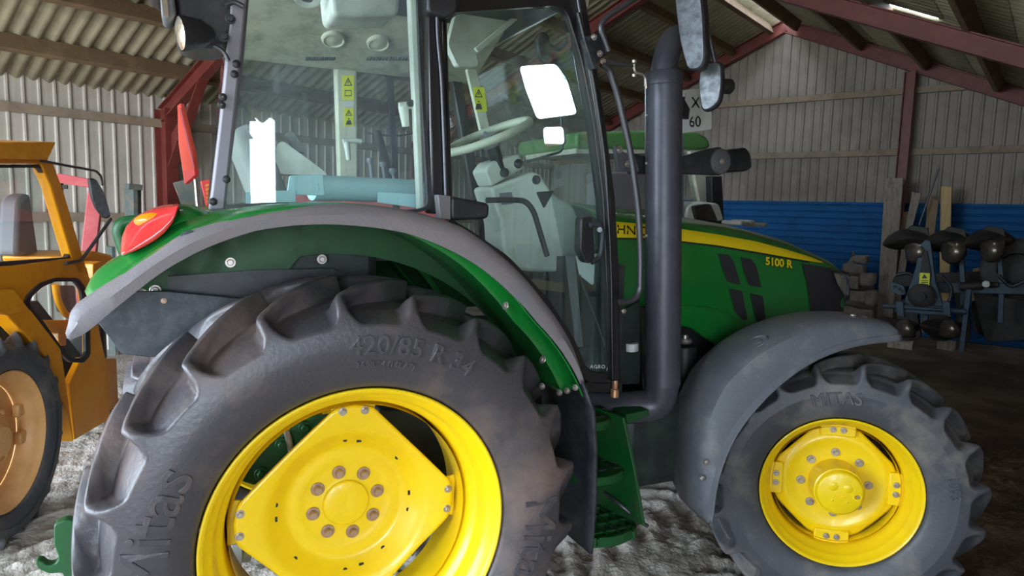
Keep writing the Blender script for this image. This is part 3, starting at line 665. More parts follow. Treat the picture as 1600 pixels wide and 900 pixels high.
MB().prism([Vector((.32,YF+.03,1.3)), Vector((1.10,YF+.03,1.3)), Vector((.86,YF+.03,2.46)), Vector((.32,YF+.03,2.46))], (0,.005,0)).build('far_door_glass', 'glassl', TR)
ws = [Vector((1.14,.38,1.55)), Vector((1.14,1.55,1.55)), Vector((.90,1.55,2.46)), Vector((.90,.38,2.46))]
MB().prism(ws, (.005,0,0)).build('windscreen', 'glassl', TR)
MB().prism([Vector((-.39,.38,1.75)), Vector((-.39,1.55,1.75)), Vector((-.31,1.55,2.46)), Vector((-.31,.38,2.46))], (.005,0,0)).build('rear_window', 'glassl', TR)
MB().box((.36,1.0,1.14), 1.5, .98, .06).build('cab_floor', 'engine', TR)
MB().box((-.10,1.02,1.45), .55, 1.0, .55).build('cab_rear_bulkhead', 'engine', TR, bevel=.04)
MB().box((1.13,.95,1.28), .04, 1.24, .54).build('firewall', 'engine', TR)
# ceiling fittings
bx = MB().prism(rloop([P(512,-45,.62), P(627,-45,.62), P(624,24,.62), P(520,26,.62)], .03), (0,.22,0)).build('ceiling_console', 'beigel', TR, bevel=.02, seg=3)
MB().lathe((P(480,-2,.7)), (0,-.3,-1), [(0,.05),(.01,.045),(.01,.03),(.004,.02)], n=24).build('air_nozzle', 'beigel', TR, smooth=True)
for p in ((521,60),(591,66)):
    q, n_ = hlz(*p); MB().lathe(q-n_*.01, n_, [(0,.056),(.022,.054),(.026,.046),(.020,.042),(.026,.02),(.028,.001)], n=32).build('ceiling_speaker', 'beige', cab, smooth=True)
for x0, x1 in ((478,522),(574,640)):
    for k in range(14):
        px = x0+(x1-x0)*k/13; q, n_ = hlz(px, 92); MB().box(q, .006, .03, .012).build('vent_slat', 'engine', cab)
# stickers on the far post
def sticker(cx, cy, w, h, Y, par, tilt=0, kind='tri', name='warning_sticker', tri_n=1):
    b = MB().prism(PL([(cx-w/2, cy-h/2), (cx+w/2, cy-h/2), (cx+w/2+tilt, cy+h/2), (cx-w/2+tilt, cy+h/2)], Y), (0,.002,0)).build(name, 'stick', par)
    t = MB()
    o = PL([(cx, cy-h*.42), (cx+w*.36, cy-h*.08), (cx-w*.36, cy-h*.08)], Y-.0015); i = PL([(cx, cy-h*.34), (cx+w*.25, cy-h*.115), (cx-w*.25, cy-h*.115)], Y-.0015)
    t.add(o+i, [(0,1,4,3), (1,2,5,4), (2,0,3,5)])
    t.prism(PL([(cx-.8, cy-h*.28), (cx+.8, cy-h*.28), (cx+.5, cy-h*.17), (cx-.5, cy-h*.17)], Y-.0015), (0,-.0005,0))
    if kind == 'man':
        c = P(cx, cy+h*.1, Y-.0015); t.cyl(c, c+OUT*.0005, .004, n=10); t.prism(PL([(cx-w*.18, cy+h*.18), (cx+w*.18, cy+h*.18), (cx+w*.32, cy+h*.42), (cx-w*.32, cy+h*.42)], Y-.0015), (0,-.0005,0))
    else:
        o = PL([(cx-w*.3, cy+h*.1), (cx+w*.3, cy+h*.1), (cx+w*.3, cy+h*.35), (cx-w*.3, cy+h*.35)], Y-.0015); i = PL([(cx-w*.25, cy+h*.13), (cx+w*.25, cy+h*.13), (cx+w*.25, cy+h*.32), (cx-w*.25, cy+h*.32)], Y-.0015)
        t.add(o+i, [(0,1,5,4), (1,2,6,5), (2,3,7,6), (3,0,4,7)])
    t.build('symbol', 'ink', b)
    return b
sticker(544, 137, 18, 38, YF-.024, fpst); sticker(545, 183, 15, 28, YF-.024, fpst, kind='man')
MB().prism(PL([(536,158),(553,158),(553,167),(536,167)], YF-.024), (0,.002,0)).build('text_label', 'white', fpst)
fd = MB().prism(PL([(730,108),(744,108),(766,205),(752,205)], 1.2), (0,.03,0)).build('visor_bracket', 'beige', TR)
sticker(748, 155, 17, 38, 1.195, fd, tilt=5, kind='man')
# sun visor and lining at the front of the cab
MB().prism(rloop(PL([(700,70),(712,22),(760,20),(800,28),(742,72),(748,104),(716,104)], .95), .02), (0,.05,0)).build('front_lining', 'beigel', TR, bevel=.012)
MB().prism(PL([(742,75),(802,26),(812,28),(748,82)], .9), (0,.02,0)).build('visor_rail', 'beigel', TR, bevel=.004)
q = P(852,75,.75); MB().prism(rloop(PL([(838,58),(846,48),(858,52),(862,84),(856,100),(842,92)], .75), .03), (0,.03,0)).build('interior_mirror', 'black', TR, bevel=.008)
MB().tube([P(858,72,.77), P(872,78,.8), P(884,66,.85)], .012, 10, .02).build('mirror_stalk', 'black', TR, smooth=True)
# latch and window catches
for (x, y, Y, s) in ((634,178,YG+.10,1.0), (545,232,1.45,.9)):
    m_ = 'beigel'; b = MB().tube([P(x-10*s,y-12*s,Y), P(x+8*s,y-14*s,Y), P(x+22*s,y-12*s,Y)], .014*s, 10); b.tube([P(x-4*s,y-12*s,Y), P(x,y+20*s,Y)], [.019*s,.013*s], 10); b.build('window_catch', m_, TR, smooth=True)
q = P(640,162,YG+.09); MB().cyl(q, q+OUT*.02, .012, n=16).build('catch_knob', 'black', TR, smooth=True)
MB().prism(PL([(638,-40),(650,-40),(664,330),(655,330)], YG+.06), (0,.04,0)).build('post_lining', 'beigel', TR, bevel=.006)
# seat
def cushion(name, c, sx, sy, sz, ax=None, m='fabric', r=.05, par=TR): return MB().box(c, sx, sy, sz, ax).build(name, m, par, bevel=r, seg=5)
st = cushion('seat_base', (.08,.95,1.60), .5, .5, .12)
ang = radians(20); bx_ = (Vector((cos(ang),0,sin(ang))), Vector((0,1,0)), Vector((-sin(ang),0,cos(ang))))
cushion('seat_back', (-.20,.95,1.85), .12, .48, .42, bx_, par=TR)
for k in range(5): MB().box((-.19+.03*k,.62,1.78+.03*k), .012, .3, .012).build('seat_piping', 'black', TR) if False else None
arm = (Vector((cos(-.5),0,sin(-.5))), Vector((0,1,0)), Vector((-sin(-.5),0,cos(-.5))))
MB().prism(rloop(PL([(432,225),(442,220),(456,230),(500,262),(515,275),(430,272)], .75), .03), (0,.12,0)).build('arm_rest', 'beigel', TR, bevel=.015, seg=3)
MB().prism(rloop(PL([(446,208),(458,204),(480,240),(462,236)], .85), .015), (0,.06,0)).build('arm_rest', 'fabric', TR, bevel=.01)
for (x, y, h) in ((578,252,26),(598,258,22),(613,268,14)):
    b = MB().tube([P(x+4,y+h+6,.72), P(x,y,.72)], .007, 8); q = P(x, y, .72); b.lathe(q, (0,0,1), [(-.012,.006),(0,.015),(.012,.013),(.016,.001)], n=14); b.build('control_lever', 'greypost', TR, smooth=True)
MB().tube([P(590,208,1.2), P(600,240,1.1), P(612,290,1.0)], .018, 10, .05).build('cable_loom', 'black', TR, smooth=True)
MB().tube([P(575,208,1.4), P(620,214,1.4), P(655,206,1.4)], .005, 6, .1).build('cable_loom', 'black', TR, smooth=True)
# steering wheel and column
sc = P(763,213,.88); sa = Vector((-.42,-.05,.9)).normalized()
b = MB(); x = sa.orthogonal().normalized(); y = sa.cross(x); ringp = [sc+(x*cos(t)+y*sin(t))*.195 for t in np.linspace(0,2*pi,49)[:-1]]
n = 10; vs = []; fs = []
for i, p in enumerate(ringp):
    r_ = (p-sc).normalized()
    for k in range(n): a = 2*pi*k/n; vs.append(p+(r_*cos(a)+sa*sin(a))*.019)
for i in range(48):
    for k in range(n): j = (k+1) % n; i2 = (i+1) % 48; fs.append((i*n+k, i*n+j, i2*n+j, i2*n+k))
sw = mesh('steering_wheel', vs, fs, 'beige', TR, smooth=True)
b = MB()
for k in range(3): t = 2*pi*k/3+.5; b.tube([sc-sa*.03, sc+(x*cos(t)+y*sin(t))*.185], .009, 8)
b.cyl(sc-sa*.05, sc+sa*.005, .04, n=20); b.build('steering_spokes', 'greypost', sw, smooth=True)
b = MB(); b.cyl(sc-sa*.05, sc-sa*.16, .03, n=16); b.build('steering_column', 'black', TR, smooth=True)
b = MB().prism(rloop(PL([(757,267),(768,252),(812,240),(820,262),(768,292)], .86), .015), (0,.16,0)).build('dashboard_shroud', 'beigel', TR, bevel=.014, seg=3)
for p in ((788,270),(810,256)): MB().lathe(P(*p, .858), (-.3,-1,.2), [(0,.022),(.012,.02),(.016,.014),(.016,.001)], n=20).build('dash_knob', 'black', b, smooth=True)
cs = MB().prism(rloop(PL([(766,294),(832,268),(845,272),(862,300),(896,322),(906,345),(906,420),(884,425),(832,425),(800,420),(786,390),(784,350)], .84), .02), (0,.22,0)).build('dash_console', 'beigel', TR, bevel=.02, seg=3)
MB().lathe(P(838,281,.838), OUT, [(0,.022),(.006,.02),(.008,.012),(.004,.001)], n=20).build('key_barrel', 'rod', cs, smooth=True)
MB().prism(PL([(780,302),(800,300),(803,318),(784,320)], .836), (0,.01,0)).build('switch_pad', 'greypost', cs, bevel=.003)
MB().prism(rloop(PL([(838,300),(866,298),(850,326)], .835), .01), (0,.01,0)).build('console_recess', 'engine', cs)
MB().prism(PL([(806,382),(836,382),(838,412),(810,412)], .835), (0,.01,0)).build('console_label', 'white', cs)
MB().prism(PL([(772,341),(781,341),(782,362),(773,362)], .83), (0,.003,0)).build('small_label', 'white', cs)
slab('perforated_strap', [(884,400),(898,400),(914,575),(904,578)], .55, .006, 'greypost', TR)
slab('pedal_beam', [(815,434),(960,452),(960,468),(815,448)], .75, .03, 'wood', TR)
# rolled paper and the sheet lying inside the rear side window
pr = root('paper_roll', P(550,300,.5), 'rolled pale blue paper sheets lying inside the cab behind the rear side window', 'paper')
MB().cyl(P(487,293,.48), P(655,299,.62), .045, n=32).build('rolled_sheet', 'paper', pr, smooth=True)
MB().prism(rloop(PL([(452,274),(505,272),(508,306),(448,304)], .44), .01), (0,.008,0)).build('folded_sheet', 'paper', pr, bevel=.003)
MB().prism(PL([(590,300),(660,304),(660,326),(590,316)], .46), (0,.004,0)).build('crumpled_sheet', 'paper', pr)
rows = [[P(x0+(x1-x0)*j/6, y_, .36)+Vector((0,.03*sin(j/6*pi),0)) for j in range(7)] for (x0, x1, y_) in ((416,438,168),(406,436,190),(400,433,215),(396,431,245),(390,428,275),(384,424,318))]
sh = None; 0 and tag(sh, 'upright curled bright blue-white plastic sheet inside the left edge of the cab window', 'sheet')
tag(MB().prism(PL([(384,300),(462,297),(462,318),(384,318)], .42), (0,.006,0)).build('paper_sheet', 'paper'), 'flat pale blue paper lying by the lower left window corner', 'paper')
tag(MB().prism(rloop([P(900,400,.5), P(935,396,.5), P(938,424,.5), P(926,446,.5), P(906,430,.5)], .01), (0,.006,0)).build('plastic_bag', 'paperw'), 'crumpled white plastic bag inside the cab door below the handle', 'bag')
# ---- hood
HX = [1.15,1.36,1.72,1.92,2.1,2.27,2.46,2.61,2.77,2.87,2.93,2.97]; HZ = [1.80,1.79,1.762,1.741,1.72,1.69,1.651,1.606,1.56,1.52,1.475,1.42]
WX = [1.15,1.8,2.3,2.5,2.65,2.78,2.87,2.92,2.955,2.97]; WY = [.37,.365,.355,.348,.338,.318,.285,.245,.17,.06]
LX = [1.15,1.30,1.64,1.85,2.03,2.22,2.40,2.46,2.97]; LZ = [1.27,1.27,1.25,1.22,1.14,1.07,1.02,1.0,1.0]
def hz(x): return interp(HX, HZ, x)
def hw_(x): return interp(WX, WY, x)
def hy(x, z, top=.125):
    zt = hz(x); s = (z-(zt-top))/top
    if s <= 0: return YC-hw_(x)-.012*sin(min(1, -s*.35)*pi)*(1 if x < 2.7 else .3)
    return YC-hw_(x)*(1-min(1, s)**2.3)**(1/2.3)
def onhood(px, py, off=.003):
    def f(Y):
        p = P(px, py, Y); x = p.x
        if x > 2.97 or p.z > hz(x): return Y-(YC+.0-off), p
        return Y-(hy(x, p.z)-off), p
    a = .35
    for k in range(120):
        b = .35+.005*(k+1)
        if f(b)[0] >= 0: break
        a = b
    for _ in range(18):
        m = (a+b)/2
        if f(m)[0] >= 0: b = m
        else: a = m
    return f(b)[1]
rows = []
for x in np.concatenate([np.linspace(1.18, 2.7, 50), np.linspace(2.72, 2.97, 26)]):
    zt = hz(x); zl = interp(LX, LZ, x); r = []
    for s in np.linspace(0, 1, 12): z = zl+(zt-.125-zl)*s; r.append(Vector((x, hy(x, z), z)))
    for s in np.linspace(.08, .995, 14): z = zt-.125+.125*s; r.append(Vector((x, hy(x, z), z)))
    r.append(Vector((x, YC, zt+.006)))
    rows.append(r + [Vector((x, 2*YC-p.y, p.z)) for p in r[-2::-1]])
hood = grid('hood', rows, 'green', TR, smooth=True, solid=.006)
MB().prism([Vector((2.95,YC+s*.07,z)) for s, z in ((-1,1.0),(1,1.0),(1,1.42),(-1,1.42))], (.02,0,0)).build('nose_cap', 'dimple', hood, bevel=.01)
def hoodstrip(name, top, bot, m, n=40, off=.006, par=None, k=9):
    rows = []
    for i in range(n):
        a = pl(top, i/(n-1)); b = pl(bot, i/(n-1)); rows.append([onhood(a[0]+(b[0]-a[0])*j/(k-1), a[1]+(b[1]-a[1])*j/(k-1), off) for j in range(k)])
    return grid(name, rows, m, par or hood, smooth=True)
ht = [(955,346),(1010,350),(1060,357),(1120,366),(1180,377),(1230,390),(1265,401),(1286,409.5)]; hb = [(955,371),(1010,372),(1060,376),(1120,383),(1180,393),(1230,402),(1265,408),(1286,411)]
stp = hoodstrip('hood_stripe', ht, hb, 'stripe', n=60)
hoodstrip('stripe_black_edge', [(x, y+.3) for x, y in hb[:-1]], [(x, y+3.0) for x, y in hb[:-1]], 'black', n=50, k=3)  # black edge along the lower side of the stripe
for j in range(1, 4):
    f = j/4; tp = [(a[0], a[1]+(b[1]-a[1])*f) for a, b in zip(ht[2:-1], hb[2:-1])]
    hoodstrip('stripe_groove', tp, [(x, y+.5) for x, y in tp], 'yellow', n=60, k=2, off=.0064, par=stp)
def ht_text(body, cx, cy, sz, slope, m, par, name, bold=.0, off=.008, sx=1.0):
    return text(name, body, m, par, lambda x, y, z: onhood(cx+x*sx, cy-y+x*sx*slope, off+z*.0005), size=sz, depth=2, bold=bold)
ht_text('JOHN DEERE', 1000, 361.5, 20, .08, 'ink', stp, 'stripe_lettering', bold=.15, sx=1.03)
ht_text('5100 R', 1217, 411, 17, .13, 'stripe', hood, 'model_number', bold=.6, sx=.85)
ht_text('5100 R', 1218, 412, 17, .13, 'black', hood, 'model_number_shadow', bold=.6, sx=.85, off=.006)
def hpatch(name, px, m, off=.007, par=None, rad=0):
    # fill an outline on the hood surface: rows from its left edge to its right edge
    ys = [p[1] for p in px]; y0, y1 = min(ys), max(ys); rows = []; n = 26
    for i in range(n):
        y = y0+.01+(y1-y0-.02)*i/(n-1); xs = []
        for a, b in zip(px, px[1:]+px[:1]):
            if (a[1]-y)*(b[1]-y) <= 0 and a[1] != b[1]: xs.append(a[0]+(b[0]-a[0])*(y-a[1])/(b[1]-a[1]))
        if len(xs) >= 2: rows.append([onhood(min(xs)+(max(xs)-min(xs))*j/8, y, off) for j in range(9)])
    return grid(name, rows, m, par or hood, smooth=True)
hpatch('hood_vent', [(1122,396),(1139,398),(1147,410),(1158,446),(1136,440),(1128,418)], 'dimple')
hpatch('hood_vent', [(1157,402),(1173,404),(1182,416),(1190,450),(1170,446),(1162,424)], 'dimple')
hpatch('hood_vent', [(1139,450),(1160,455),(1168,500),(1160,500),(1148,486)], 'dimple')
hpatch('hood_vent', [(1172,458),(1192,462),(1199,524),(1190,518),(1180,495)], 'dimple')
hoodstrip('hood_crease', [(1060,436),(1120,441),(1172,446),(1205,452)], [(1060,440),(1120,446),(1172,451),(1205,455)], 'green', n=20, off=.011, k=4)
hoodstrip('panel_gap', [(1253,414),(1260,440),(1265,470),(1268,500)], [(1255,414),(1262,440),(1267,470),(1270,500)], 'black', n=14, k=2)
sg = hpatch('side_grille', [(1254,412),(1298,418),(1305,432),(1316,455),(1322,466),(1316,496),(1268,500),(1262,450)], 'dimple')
hpatch('headlamp_bezel', [(1298,421),(1327,425),(1328,468),(1322,470),(1306,446)], 'black', off=.012)
hpatch('headlamp', [(1303,427),(1326,430),(1326,461),(1320,461),(1309,444)], 'lamp', off=.018)
hpatch('headlamp_lens', [(1302,426),(1327,429),(1327,463),(1319,463),(1308,444)], 'glassl', off=.024)
# chassis, engine and what shows below the hood
MB().box((1.35,.95,.72), 1.9, .36, .42).build('transmission', 'engine', TR, bevel=.04)
MB().box((1.75,.95,1.1), .9, .5, .45).build('engine_block', 'engine', TR, bevel=.03)
MB().box((2.5,.95,.78), .75, .34, .32).build('front_support', 'greenlo', TR, bevel=.03)
MB().prism(rloop(PL([(1040,477),(1100,478),(1130,485),(1160,504),(1192,528),(1225,560),(1180,600),(1166,592),(1152,568),(1118,538),(1080,512),(1040,508)], .565), .03), (0,.05,0)).build('side_frame', 'green', TR, bevel=.012, seg=3)
MB().cyl(P(1120,560,.75), P(1120,650,.75), .03, n=20).build('hydraulic_pipe', 'black', TR, bevel=.004); MB().cyl(P(1070,540,.55), P(1070,600,.55), .055, n=24).build('fuel_filter', 'black', TR, bevel=.004)
MB().lathe(P(1070,533,.54), (0,0,1), [(-.01,.03),(0,.035),(.012,.03),(.014,.015),(.03,.015),(.032,.001)], n=20).build('filter_head', 'steel', TR, smooth=True)
MB().cyl(P(987,548,.5), P(987,536,.5), .03, n=20).build('filler_label', 'white', TR)
MB().prism(PL([(1033,660),(1050,660),(1050,669),(1033,669)], .45), (0,.004,0)).build('caution_label', 'lensy', TR)
MB().tube([P(1040,690,.45), P(1042,682,.45), P(1052,676,.45), P(1050,668,.47)], .014, 10, .02).build('pipe_elbow', 'copper', TR, smooth=True)
for yy in (706, 716): MB().cyl(P(1000,yy,.42), P(1040,yy-4,.42), .008, n=12).cyl(P(1012,yy-1,.42), P(1022,yy-2,.42), .014, n=6).build('hydraulic_coupling', 'steel', TR)
for q in ([(1012,560),(1030,620),(1046,700),(1060,715)], [(1070,600),(1080,650),(1075,700)], [(1090,560),(1120,600),(1140,560)], [(1130,640),(1100,700),(1060,700)]):
    MB().tube([P(x,y,.5) for x, y in q], .012, 8, .1).build('hose', 'black', TR, smooth=True)
MB().prism(PL([(978,648),(1014,640),(1016,650),(980,662)], .25), (0,.1,0)).build('tool_shelf', 'greenlo', TR, bevel=.003)
MB().box((1.45,.5,.75), .5, .3, .4).build('fuel_tank', 'engine', TR, bevel=.05)
MB().prism(PL([(1000,480),(1060,480),(1062,640),(1010,640)], .52), (0,.02,0)).build('heat_shield', 'engine', TR)
MB().prism(PL([(966,490),(1000,470),(1000,600),(966,600)], .50), (0,.02,0)).build('side_cover', 'engine', TR)
# ---- exhaust stack
YE = .30; et = P(1037,122,YE); ex_x = et.x
eb = P(1030,600,YE)
EXB = Vector((eb.x+.02, YE, eb.z)); EXT = Vector((et.x+.0, YE, et.z))
es = MB().lathe(EXB, EXT-EXB, [(0,.074),((EXT-EXB).length-.03,.074),((EXT-EXB).length-.028,.077),((EXT-EXB).length+.018,.078),((EXT-EXB).length+.024,.073),((EXT-EXB).length+.024,.02)], n=48).build('exhaust_stack', 'exhaust', TR, smooth=True)
MB().tube([EXT+Vector((0,0,-.05)), EXT+Vector((0,0,.07)), EXT+Vector((.06,.03,.17)), EXT+Vector((.22,.1,.20))], .052, 24, .10).build('exhaust_elbow', 'exhaust', TR, smooth=True)
MB().tube([EXB+Vector((0,0,.01)), EXB+Vector((0,.02,-.1)), EXB+Vector((-.17,.12,-.13)), EXB+Vector((-.35,.3,-.13))], .070, 24, .14).build('exhaust_bend', 'exhaust', TR, smooth=True)
for p in ((1010,255),(1057,178),(1010,180),(1057,487),(1010,368)): bolt('stack_rivet', P(*p, YE-.065), OUT, .004, .004, 'steel', es)
# ---- grab rail
MB().tube([P(x,y,.20) for x, y in ((940,100),(952,108),(966,150),(986,240),(998,330),(1001,400),(1000,455),(990,470),(968,472))], .0125, 14, .06).build('grab_rail', 'rod', TR, smooth=True)
MB().lathe(P(974,486,.22), OUT, [(0,.010),(.006,.010),(.008,.006),(.008,.001)], n=16).build('rail_bolt', 'steel', TR, smooth=True)
mb_ = MB().prism(PL([(912,58),(938,52),(952,78),(950,84),(938,92),(926,108)], .20), (0,.03,0)).build('mirror_bracket', 'darkpl', TR, bevel=.004)
MB().prism(PL([(912,60),(918,58),(936,106),(928,108)], .17), (0,.03,0)).build('bracket_plate', 'darkpl', mb_, bevel=.003)
for p in ((928,58),(937,84),(942,96)): bolt('bracket_bolt', P(*p, .195), OUT, .008, .012, 'steel', mb_)
MB().tube([P(x,y,.18) for x, y in ((951,80),(944,60),(937,42),(946,28),(985,2),(1040,-30),(1085,-50))], .0105, 12, .05).build('mirror_arm', 'rod', TR, smooth=True)
MB().tube([P(x,y,.15) for x, y in ((1085,-50),(1094,0),(1106,50),(1117,98))], .010, 12, .05).build('mirror_arm', 'rod', TR, smooth=True)
MB().prism(PL([(942,92),(965,96),(985,98),(992,104),(975,104),(944,102)], .2), (0,.012,0)).build('mirror_stay', 'rod', TR, bevel=.003)
MB().tube([P(x,y,.22) for x, y in ((991,100),(992,114),(1008,117),(1010,138))], .005, 8, .02).cyl(P(991,98,.2), P(991,94,.2), .009, n=10).cyl(P(991,116,.2), P(991,120,.2), .009, n=10).build('stay_hook', 'steel', TR, smooth=True)
def mirror_(px, Y, dirv, th, name):
    """outline on plane y=Y re-projected on a vertical plane facing dirv"""
    c = sum([P(x, y, Y) for x, y in px], Vector())/len(px); d = Vector(dirv).normalized(); lp = []
    for x, y in px: r_ = ray(x, y); lp.append(CP + r_*((c-CP).dot(d)/r_.dot(d)))
    lp = rloop(lp, .04); h = MB().prism(lp, -d*th).build(name, 'black', TR, bevel=.014, seg=4)
    g = inset(lp, .008)
    if (g[0]-c).length > (lp[0]-c).length: g = inset(lp, -.008)
    MB().prism([p+d*.0005 for p in g], d*.002).build('mirror_face', 'mirrord', h); return h
mirror_([(1052,-45),(1092,-50),(1100,20),(1103,90),(1096,108),(1074,112),(1062,70),(1054,10)], .15, (-.92,-.38,0), .05, 'mirror')
m2 = mirror_([(1092,108),(1112,94),(1128,96),(1130,130),(1124,165),(1096,178),(1090,140)], .15, (-.85,-.5,0), .04, 'mirror')
MB().lathe(P(1134,135,.18), (1,-.3,0), [(-.02,.03),(.02,.03),(.03,.02),(.03,.001)], n=16).build('mirror_pivot', 'black', m2, smooth=True)
# far-side mirrors, seen through the cab
for px, Yq in (([(812,104),(868,100),(885,122),(902,178),(840,186),(822,140)], 2.05), ([(849,199),(880,198),(882,226),(852,231)], 2.05)):
    c = sum([P(x, y, Yq) for x, y in px], Vector())/len(px); d = Vector((-1.448,-.975,-.165)).normalized(); lp = []
    for x, y in px: r_ = ray(x, y); lp.append(CP + r_*((c-CP).dot(d)/r_.dot(d)))
    lp = rloop(lp, .03); h = MB().prism(lp, -d*.04).build('mirror', 'black', TR, bevel=.01, seg=3); MB().prism([p+d*.001 for p in lp], d*.002).build('mirror_face', 'mirror', h)
MB().tube([Vector((1.0,1.66,2.0)), Vector((1.35,2.3,2.0)), P(880,236,2.35), P(872,110,2.35)], .01, 10, .05).build('mirror_arm', 'rod', TR, smooth=True)
# ---- number plate behind the stack
npx = [(1052,136),(1108,142),(1112,150),(1112,200),(1106,206),(1050,212)]
pt = MB().prism(rloop(PL([(1050,142),(1097,138),(1112,176),(1112,202),(1050,210)], .5), .01), (0,.004,0)).build('number_plate', 'plate', TR)
text('plate_lettering', 'X', 'greypost', pt, lambda x, y, z: P(1087+x*.8, 161-y, .497), size=24, depth=.1)
text('plate_lettering', '60', 'greypost', pt, lambda x, y, z: P(1086+x*.8, 191-y, .497), size=24, depth=.1)
MB().prism(PL([(1062,144),(1072,146),(1070,156),(1078,170),(1076,186),(1064,184),(1068,168),(1060,156)], .46), (0,.02,0)).build('plate_bracket', 'black', TR)
MB().prism(PL([(1062,142),(1071,143),(1071,151),(1062,150)], .44), (0,.02,0)).build('bracket_clip', 'white', TR)
# ---- front lamp arm
MB().prism(PL([(960,228),(966,226),(976,238),(992,242),(1000,268),(966,268)], .36), (0,.02,0)).build('lamp_arm_mount', 'lipf', TR, bevel=.004)
for p in ((968,234),(981,256)): bolt('mount_bolt', P(*p, .355), OUT, .010, .010, 'steel', TR)
la = MB().prism(PL([(985,238),(1010,244),(1070,244),(1110,232),(1128,229),(1128,274),(1070,272),(985,272)], .40), (0,.035,0)).build('lamp_arm', 'darkpl', TR, bevel=.008)
q = P(1128,252,.39); MB().lathe(q, (0,1,0), [(0,.001),(0,.05),(.006,.056),(.12,.056),(.125,.05)], n=36).build('arm_pivot', 'lipf', la, smooth=True)
bolt('pivot_bolt', q, OUT, .008, .008, 'steel', la)
bx = MB().prism(rloop(PL([(1134,236),(1166,230),(1174,240),(1176,262),(1166,268),(1136,270)], .5), .015), (0,.10,0)).build('front_lamp', 'black', la, bevel=.01)
MB().prism(rloop(PL([(1144,236),(1166,232),(1173,243),(1174,260),(1148,266)], .497), .01), (0,.003,0)).build('lamp_lens', 'glassl', bx)
# ---- roof corner work lamps (top left)
rc = MB().prism(rloop([P(258,-70,.3), P(385,-70,.3), P(384,30,.3), P(352,74,.3), P(300,72,.3), P(276,60,.3)], .05), (0,.25,0)).build('roof_corner', 'black', TR, bevel=.04, seg=4)
l1 = MB().prism(rloop(PL([(248,-40),(268,-40),(276,24),(262,32),(252,26)], .26), .02), (0,.12,0)).build('work_lamp', 'lipf', rc, bevel=.01); MB().prism(PL([(249,-36),(258,-38),(264,26),(255,24)], .255), (0,.006,0)).build('lamp_lens', 'lamp', l1)
l2 = MB().lathe(P(287,52,.27), Vector((-1,-.25,-.15)), [(-.08,.02),(-.05,.04),(0,.05),(.01,.05)], n=28).build('work_lamp', 'black', rc, smooth=True)
MB().lathe(P(287,52,.27), Vector((-1,-.25,-.15)), [(.01,.047),(.016,.03),(.018,.001)], n=28).build('lamp_lens', 'lamp', l2, smooth=True)
MB().tube([P(x,y,.28) for x, y in ((334,72),(344,76),(352,84),(357,95))], .006, 8, .02).tube([P(x,y,.27) for x, y in ((352,8),(366,2),(380,10))], .008, 8, .02).build('lamp_bracket', 'rod', rc, smooth=True)
for p in ((350,58),(360,30)): bolt('bracket_bolt', P(*p, .27), OUT, .010, .014, 'darkpl', rc)
# ---- steps
sx0 = .89
stp_ = MB()
side = MB().prism([Vector((1.00,.42,.97)), Vector((1.055,.16,.965)), Vector((1.095,.12,.75)), Vector((1.135,.10,.535)), Vector((1.07,.42,.50))], (.012,0,0)).build('step_side_plate', 'greenlo', TR, bevel=.002)
def tread(zc, yf, x0, x1, name='step_tread', holes=False):
    lp = rloop([Vector((x0, yf+.26, zc)), Vector((x0, yf+.015, zc)), Vector(((x0+x1)/2, yf-.012, zc)), Vector((x1-.02, yf+.02, zc)), Vector((x1, yf+.07, zc)), Vector((x1, yf+.26, zc))], .04)
    if not holes:
        o = MB().prism(lp, (0,0,-.035)).build(name, 'greenlo', TR, bevel=.004)
        for i in range(3):
            for j in range(2): MB().box((x0+.06+.07*i, yf+.08+.09*j, zc+.001), .035, .05, .004).build('tread_hole', 'engine', o)
        return o
    ii = inset(lp, .02)
    c = sum(lp, Vector())/len(lp)
    if (ii[0]-c).length > (lp[0]-c).length: ii = inset(lp, -.02)
    o = ring(name, lp, ii, (0,0,-.04), 'greenlo', TR, bevel=.003); b = MB()
    for i in range(4): b.box((x0+(x1-x0)*(i+1)/5, yf+.12, zc-.015), .010, .25, .03)
    for j in range(3): b.box(((x0+x1)/2, yf+.05+.065*j, zc-.015), x1-x0-.02, .016, .03)
    b.build('tread_grid', 'greenlo', o, bevel=.002); return o
tread(.955, .17, .86, 1.045); tread(.75, .13, .86, 1.09); tread(.53, .08, .86, 1.13, holes=True)
MB().tube([P(945,770,.3), P(965,785,.2), P(1000,815,.15), P(1012,822,.14)], .008, 8, .05).build('step_stay', 'rod', TR, smooth=True)
